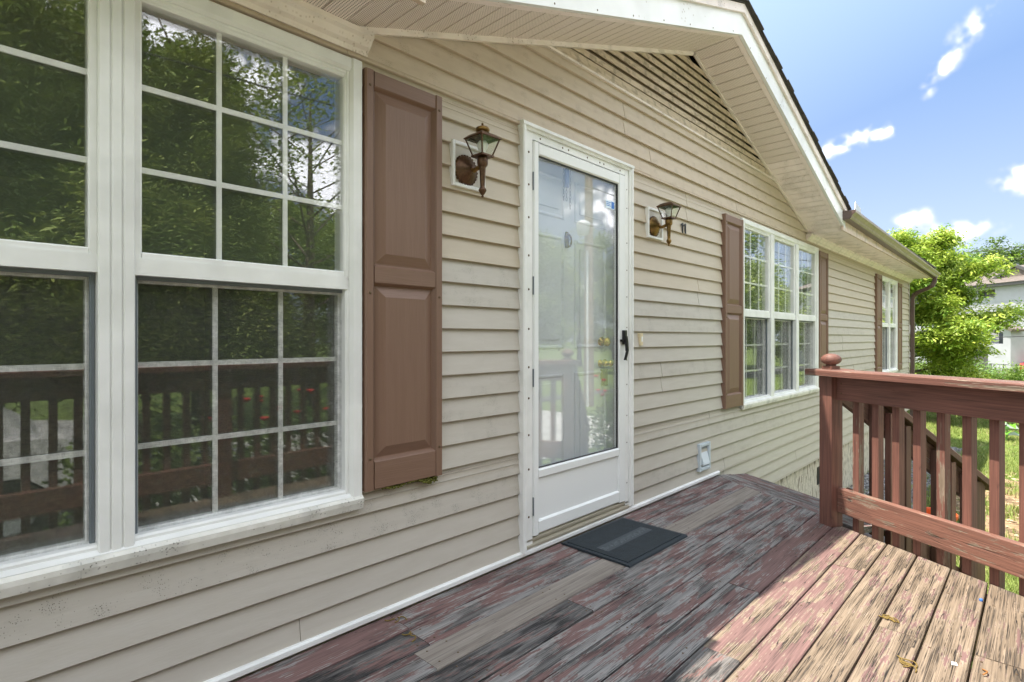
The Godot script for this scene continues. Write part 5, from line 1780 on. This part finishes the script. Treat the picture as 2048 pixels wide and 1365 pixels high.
# a tapered trunk with limbs; crown positions gather round the limbs
func tree(called: String, label: String, group: String, at: Vector3, hgt: float, spread: float, sd: int, clumps: Array, mt: Material, count: int, c0: Color, c1: Color, style := 0) -> Node3D:
	var r := RandomNumberGenerator.new()
	r.seed = sd
	var t := thing(called, label, "tree", at, group)
	var trunk := MB.new()
	var limbs := MB.new()
	var pts := []
	var tr := 0.012 * hgt + 0.05
	var top := at + Vector3(r.randf_range(-0.3, 0.3), hgt * 0.86, r.randf_range(-0.3, 0.3))
	trunk.frustum(at - Vector3(0, 0.3, 0), at.lerp(top, 0.35), tr * 1.25, tr * 0.9, 10, false)
	trunk.frustum(at.lerp(top, 0.35), top, tr * 0.9, 0.02, 8, false)
	var nl := 14 + int(hgt) + (10 if called == "cherry_tree" else 0)
	for i in nl:
		var f := lerpf(0.16 if style != 1 else 0.30, 0.97, (i + r.randf()) / nl)
		var b := at.lerp(top, f)
		var a := i * 2.4 + r.randf_range(-0.4, 0.4)
		var reach := spread
		var rise := 0.35
		if style == 0:
			reach *= sqrt(maxf(0.06, 1.0 - pow((f - 0.35) / 0.68, 2.0)))
			rise = lerpf(0.05, 0.75, f)
		elif style == 1:
			reach *= sqrt(maxf(0.06, 1.0 - pow((f - 0.62) / 0.45, 2.0)))
			rise = 0.55
		else:
			reach *= (1.02 - f)
			rise = 0.3
		reach *= r.randf_range(0.75, 1.15)
		var e := b + Vector3(cos(a), rise, sin(a)) * reach
		if style == 0:
			e.y -= 0.10 * reach
		limbs.frustum(b, b.lerp(e, 0.55) + Vector3(0, 0.05 * reach, 0), tr * 0.34 * (1.1 - f), tr * 0.18 * (1.1 - f) + 0.006, 6, false)
		limbs.frustum(b.lerp(e, 0.55) + Vector3(0, 0.05 * reach, 0), e, tr * 0.18 * (1.1 - f) + 0.006, 0.006, 5, false)
		var subs := 5
		for s in subs:
			var q := 0.35 + 0.65 * (s + r.randf()) / subs
			var o := b.lerp(e, q)
			var sa := a + r.randf_range(-1.2, 1.2)
			var sl := reach * r.randf_range(0.18, 0.42)
			var oe := o + Vector3(cos(sa), r.randf_range(-0.1, 0.35), sin(sa)) * sl
			limbs.frustum(o, oe, 0.012 + tr * 0.05, 0.004, 4, false)
			pts.append([o, oe])
		pts.append([b.lerp(e, 0.4), e])
	pts.append([at.lerp(top, 0.85), top + Vector3(0, hgt * 0.12, 0)])
	part("trunk", trunk, M.bark, t)
	part("limbs", limbs, M.bark, t)
	var tfs := []
	var cols := []
	for v in clumps.size():
		tfs.append([])
		cols.append([])
	for i in count:
		var s: Array = pts[r.randi() % pts.size()]
		var p: Vector3 = (s[0] as Vector3).lerp(s[1], 0.15 + 0.95 * r.randf())
		var j := spread * (0.075 if style == 0 else 0.10)
		p += Vector3(r.randfn() * j, r.randfn() * j * (0.95 if style == 0 else 1.0), r.randfn() * j)
		var v := r.randi() % clumps.size()
		var sc := r.randf_range(0.7, 1.25)
		tfs[v].append(Transform3D(Basis.from_euler(Vector3(r.randf_range(-0.35, 0.35), r.randf() * TAU, r.randf_range(-0.35, 0.35))).scaled(Vector3.ONE * sc), p - at))
		var c := c0.lerp(c1, clampf(r.randfn() * 0.25 + 0.5, 0.0, 1.0))
		cols[v].append(c)
	for v in clumps.size():
		many("crown", clumps[v], mt, tfs[v], cols[v], t)
	return t

func build_trees() -> void:
	var cherry := [clump(1, 34, 0.21, 0.105, 0.042, 0.45, 0.5), clump(2, 34, 0.24, 0.10, 0.040, 0.35, 0.45), clump(3, 30, 0.19, 0.115, 0.042, 0.6, 0.5)]
	tree("cherry_tree", "small bright green drooping leaved tree just past the house corner", "", Vector3(16.8, GROUND, -0.72), 4.75, 1.7, 14, cherry, M.leaf, 4300, Color(0.20, 0.36, 0.05), Color(0.54, 0.62, 0.10), 0)
	var broad := [clump(5, 34, 0.75, 0.34, 0.22, 0.2, 0.8), clump(6, 34, 0.85, 0.36, 0.22, 0.1, 0.8)]
	var far := [
		[Vector3(103, -2.1, -9.0), 15.5, 6.5, "dark green crown rising left of the apartment roof"],
		[Vector3(108, -2.1, 1.0), 17.0, 7.0, "tallest dark tree behind the apartment roof"],
		[Vector3(104, -2.1, 12.0), 15.0, 6.5, "rounded dark tree at the right behind the apartment roof"],
		[Vector3(96, -2.1, -20.0), 14.0, 6.5, "far tree mostly hidden behind the house eave"],
		[Vector3(112, -2.1, 24.0), 15.5, 7.0, "far tree beyond the right edge of the apartment block"],
	]
	for i in far.size():
		tree("broadleaf_tree", far[i][3], "trees behind the apartments", far[i][0], far[i][1], far[i][2], 40 + i, broad, M.leaf, 1100, Color(0.08, 0.15, 0.03), Color(0.18, 0.27, 0.06), 1)
	# shrubs in a row at the end of the lawn
	var sc := [clump(8, 60, 0.42, 0.12, 0.06, 0.0, 0.8), clump(9, 60, 0.40, 0.11, 0.06, 0.1, 0.8)]
	var sp := [Vector3(29.0, 0, -2.6), Vector3(29.6, 0, -1.2), Vector3(29.2, 0, 0.2), Vector3(30.0, 0, 1.5), Vector3(29.4, 0, 2.8), Vector3(30.2, 0, 4.2), Vector3(27.0, 0, -4.0)]
	var where := ["low shrub in the hedge just right of the downspout", "second shrub of the hedge under the cherry tree", "wide shrub in the hedge below the cherry branches", "shrub in the hedge in front of the white wing", "shrub in the hedge in front of the red car", "hedge shrub at the right edge of the picture", "hedge shrub hidden behind the house corner"]
	for i in sp.size():
		var p: Vector3 = sp[i]
		p.y = ground_y(p.x, p.z)
		shrub(p, 1.15 + 0.12 * sin(i * 2.0), 1.05, 60 + i, sc, 46, where[i], "hedge shrubs at the end of the lawn", Color(0.10, 0.20, 0.03), Color(0.24, 0.33, 0.06), false)

func shrub(at: Vector3, hgt: float, rad: float, sd: int, clumps: Array, n: int, label: String, group: String, c0: Color, c1: Color, roses: bool) -> void:
	var r := RandomNumberGenerator.new()
	r.seed = sd
	var t := thing("rose_bush" if roses else "shrub", label, "bush" if roses else "shrub", at, group)
	var stems := MB.new()
	for i in 9:
		var a := r.randf() * TAU
		stems.frustum(at + Vector3(cos(a), 0, sin(a)) * 0.1, at + Vector3(cos(a) * rad * 0.7, hgt * r.randf_range(0.6, 0.95), sin(a) * rad * 0.7), 0.018, 0.006, 5, false)
	part("stems", stems, M.bark, t)
	var tfs := [[], []]
	var cols := [[], []]
	for i in n:
		var a := r.randf() * TAU
		var q := sqrt(r.randf()) * rad
		var y := hgt * (0.18 + 0.74 * r.randf() * sqrt(maxf(0.1, 1.0 - pow(q / (rad * 1.15), 2.0))))
		var v := i % 2
		tfs[v].append(Transform3D(Basis.from_euler(Vector3(r.randf(), r.randf() * 6.0, r.randf())).scaled(Vector3.ONE * r.randf_range(0.7, 1.2)), Vector3(cos(a) * q, y, sin(a) * q)))
		cols[v].append(c0.lerp(c1, r.randf()))
	for v in 2:
		many("foliage", clumps[v], M.leaf, tfs[v], cols[v], t)
	if roses:
		var pm := mat(Color(0.80, 0.12, 0.17), 0.6)
		for i in 12:
			var m := MB.new()
			var a := r.randf() * TAU
			var q := sqrt(r.randf()) * rad * 0.9
			var c := at + Vector3(cos(a) * q, hgt * r.randf_range(0.75, 1.08), sin(a) * q)
			m.lathe(PackedVector2Array([Vector2(0.008, -0.02), Vector2(0.03, -0.008), Vector2(0.040, 0.012), Vector2(0.030, 0.020), Vector2(0.022, 0.008), Vector2(0.014, 0.022), Vector2(0.0, 0.016)]), c, 10)
			part("flower", m, pm, t)

func car(at: Vector3, yaw: float, paint: Material, label: String) -> void:
	var t := thing("parked_car", label, "car", at, "parked cars")
	var bs := Basis(Vector3.UP, yaw)
	var x := bs * Vector3.RIGHT
	var z := bs * Vector3.BACK
	var m := MB.new()
	m.ext(PackedVector2Array([Vector2(-2.2, 0.32), Vector2(-2.25, 0.72), Vector2(-2.15, 0.92), Vector2(-1.3, 0.98), Vector2(-0.72, 1.02), Vector2(1.55, 1.02), Vector2(2.15, 0.96), Vector2(2.25, 0.75), Vector2(2.22, 0.32), Vector2(1.75, 0.30), Vector2(1.70, 0.50), Vector2(1.50, 0.66), Vector2(1.28, 0.66), Vector2(1.08, 0.50), Vector2(1.02, 0.28), Vector2(-1.02, 0.28), Vector2(-1.08, 0.50), Vector2(-1.28, 0.66), Vector2(-1.50, 0.66), Vector2(-1.70, 0.50), Vector2(-1.75, 0.30)]), at, x, Vector3.UP, z, -0.85, 0.85)
	part("body", m, paint, t)
	m = MB.new()
	m.ext(PackedVector2Array([Vector2(-0.75, 1.019), Vector2(-0.05, 1.46), Vector2(0.95, 1.48), Vector2(1.62, 1.019)]), at, x, Vector3.UP, z, -0.72, 0.72)
	part("cabin", m, paint, t)
	for s: float in [-1.0, 1.0]:
		for q in [[-0.55, -0.03, 0.36, -0.03], [0.42, 0.93, 1.36, 0.42]]:
			m = MB.new()
			m.ext(PackedVector2Array([Vector2(q[0], 1.05), Vector2(q[1] if q[0] < 0 else q[3], 1.40), Vector2(q[1] if q[0] > 0 else q[2], 1.40), Vector2(q[2], 1.05)]), at, x, Vector3.UP, z, s * 0.721, s * 0.726)
			part("window", m, M.dark_glass, t)
		m = MB.new()
		m.ext(rect(0.385, 0.395, 0.38, 0.98), at, x, Vector3.UP, z, s * 0.851, s * 0.854)
		part("door_seam", m, M.cable, t)
		m = MB.new()
		m.ext(rect(0.16, 0.32, 0.84, 0.875), at, x, Vector3.UP, z, s * 0.851, s * 0.88)
		part("door_handle", m, M.cable, t)
		for wx in [-1.39, 1.39]:
			var c: Vector3 = at + x * wx + z * s * 0.76 + Vector3(0, 0.32, 0)
			m = MB.new()
			m.frustum(c - z * 0.1, c + z * 0.1, 0.32, 0.32, 24)
			var wh := part("wheel", m, M.tyre, t)
			m = MB.new()
			m.frustum(c + z * s * 0.1, c + z * s * 0.112, 0.20, 0.18, 18)
			part("rim", m, M.galvanised, wh)
		m = MB.new()
		m.ext(rect(-0.72, -0.55, 1.0, 1.12), at, x, Vector3.UP, z, s * 0.86, s * 1.02)
		part("mirror", m, paint, t)

# what stands in front of the house: seen in the panes and shading the deck's side
func build_front_yard() -> void:
	var rc := [clump(21, 60, 0.26, 0.065, 0.042, 0.0, 0.8), clump(22, 60, 0.24, 0.06, 0.04, 0.0, 0.8)]
	shrub(Vector3(1.3, GROUND, 3.0), 1.72, 0.75, 81, rc, 100, "rose bush with red flowers reflected in the middle of the left window", "rose bushes along the deck", Color(0.07, 0.15, 0.03), Color(0.19, 0.26, 0.06), true)
	shrub(Vector3(2.6, GROUND, 3.05), 1.62, 0.7, 82, rc, 90, "rose bush reflected behind the railing at the right of the left window", "rose bushes along the deck", Color(0.07, 0.15, 0.03), Color(0.19, 0.26, 0.06), true)
	shrub(Vector3(7.6, GROUND, 2.9), 1.35, 0.6, 83, rc, 70, "rose bush reflected low in the storm door glass", "rose bushes along the deck", Color(0.07, 0.15, 0.03), Color(0.19, 0.26, 0.06), true)
	car(Vector3(-0.9, GROUND + 0.03, 6.0), 0.06, M.car_white, "white car on the driveway reflected low in the left window")
	# tall evergreens close by, the left ones set nearer to dim the wall
	var ev := [clump(31, 210, 0.55, 0.15, 0.036, 0.1, 1.0), clump(32, 210, 0.60, 0.16, 0.036, 0.25, 1.0)]
	var xs := [-12.5, -9.5, -6.5, -4.2, -2.0, 0.1, 2.2, 4.2]  # two leftmost are unseen, added to block skylight from the wall
	var wd := ["first", "second", "third", "fourth", "fifth", "sixth", "seventh", "eighth"]
	for i in xs.size():
		tree("evergreen_tree", "%s tall evergreen from the left in the row reflected in the left window" % wd[i], "evergreens across the drive", Vector3(xs[i], GROUND, (9.6 if xs[i] < 1.0 else 11.6) + 0.7 * sin(i * 2.1)), 10.5 + 1.2 * sin(i * 1.7), 2.5, 90 + i, ev, M.needle, 900, Color(0.15, 0.24, 0.05), Color(0.44, 0.50, 0.15), 2)
	var lace := [clump(35, 26, 0.55, 0.15, 0.08, 0.2, 0.8), clump(36, 26, 0.6, 0.15, 0.08, 0.3, 0.8)]
	tree("broadleaf_tree", "open branched tree with sky showing through, reflected in the left window's right panes", "trees across the drive", Vector3(7.4, GROUND, 13.4), 10.5, 4.0, 120, lace, M.leaf, 640, Color(0.15, 0.24, 0.05), Color(0.40, 0.46, 0.13), 1)
	var more := [
		[Vector3(21.0, GROUND, 25.0), 8.5, 4.0, "distant round tree reflected at the left of the storm door glass"],
		[Vector3(30.0, GROUND, 27.0), 10.0, 4.5, "distant tree reflected in the middle of the storm door glass"],
		[Vector3(37.0, GROUND, 26.0), 10.5, 4.5, "distant tree reflected at the right of the storm door glass"],
		[Vector3(30.0, GROUND, 13.0), 8.5, 3.8, "leafy tree reflected in the first sash of the triple window"],
		[Vector3(44.0, GROUND, 17.0), 9.0, 4.2, "leafy tree reflected in the middle sash of the triple window"],
		[Vector3(58.0, GROUND - 0.9, 19.0), 9.5, 4.5, "far tree reflected in the last sash of the triple window"],
		[Vector3(14.0, GROUND, 27.0), 9.0, 4.5, "distant tree reflected between the evergreens and the pole"],
		[Vector3(52.0, GROUND - 0.9, 32.0), 11.0, 5.0, "far broad tree across the road to the right"],
	]
	for i in more.size():
		tree("broadleaf_tree", more[i][3], "trees across the drive", more[i][0], more[i][1], more[i][2], 140 + i, broad_small(), M.leaf, 1000, Color(0.13, 0.21, 0.04), Color(0.36, 0.43, 0.11), 0)
	# utility pole with a lamp and conduit
	var up := thing("utility_pole", "wooden utility pole with a street lamp and conduit, reflected in the storm door", "pole", Vector3(13.4, GROUND, 7.9))
	var m := MB.new()
	m.frustum(up.position - Vector3(0, 0.3, 0), up.position + Vector3(0, 9.0, 0), 0.16, 0.11, 14)
	part("shaft", m, M.pole, up)
	m = MB.new()
	m.tube(PackedVector3Array([up.position + Vector3(-0.20, 0.0, -0.10), up.position + Vector3(-0.17, 0.6, -0.08), up.position + Vector3(-0.17, 4.6, -0.07)]), 0.035, 8)
	part("conduit", m, M.pvc, up)
	m = MB.new()
	m.lathe(PackedVector2Array([Vector2(0.0, -0.32), Vector2(0.16, -0.30), Vector2(0.20, 0.0), Vector2(0.20, 0.05), Vector2(0.08, 0.12), Vector2(0.0, 0.13)]), up.position + Vector3(-0.55, 5.3, -0.2), 18)
	var lampp := part("lamp_head", m, M.pvc, up)
	m = MB.new()
	m.tube(PackedVector3Array([up.position + Vector3(-0.55, 5.42, -0.2), up.position + Vector3(-0.3, 5.45, -0.1), up.position + Vector3(0, 5.4, 0)]), 0.025, 6)
	part("bracket", m, M.galvanised, lampp)
	var wv := [[Vector3(-30, 6.2, 9.0), Vector3(13.4, 6.0, 7.9)], [Vector3(-30, 7.4, 9.0), Vector3(13.4, 7.2, 7.9)], [Vector3(13.4, 7.2, 7.9), Vector3(60, 7.8, 7.0)], [Vector3(13.4, 5.6, 7.9), Vector3(60, 6.6, 7.0)]]
	var wn := ["lower wire running left from the utility pole", "upper wire running left from the utility pole", "upper wire running right from the utility pole", "lower wire running right from the utility pole"]
	for i in wv.size():
		m = MB.new()
		var path := PackedVector3Array()
		for k in 15:
			var t := k / 14.0
			path.append((wv[i][0] as Vector3).lerp(wv[i][1], t) - Vector3(0, 4.0 * t * (1.0 - t) * 0.7, 0))
		m.tube(path, 0.014, 5)
		lone("overhead_wire", m, M.cable, wn[i], "wire", wv[i][1], "overhead wires")

var _broad := []
func broad_small() -> Array:
	if _broad.is_empty():
		_broad = [clump(41, 34, 0.62, 0.24, 0.14, 0.15, 0.8), clump(42, 34, 0.7, 0.25, 0.15, 0.1, 0.8)]
	return _broad
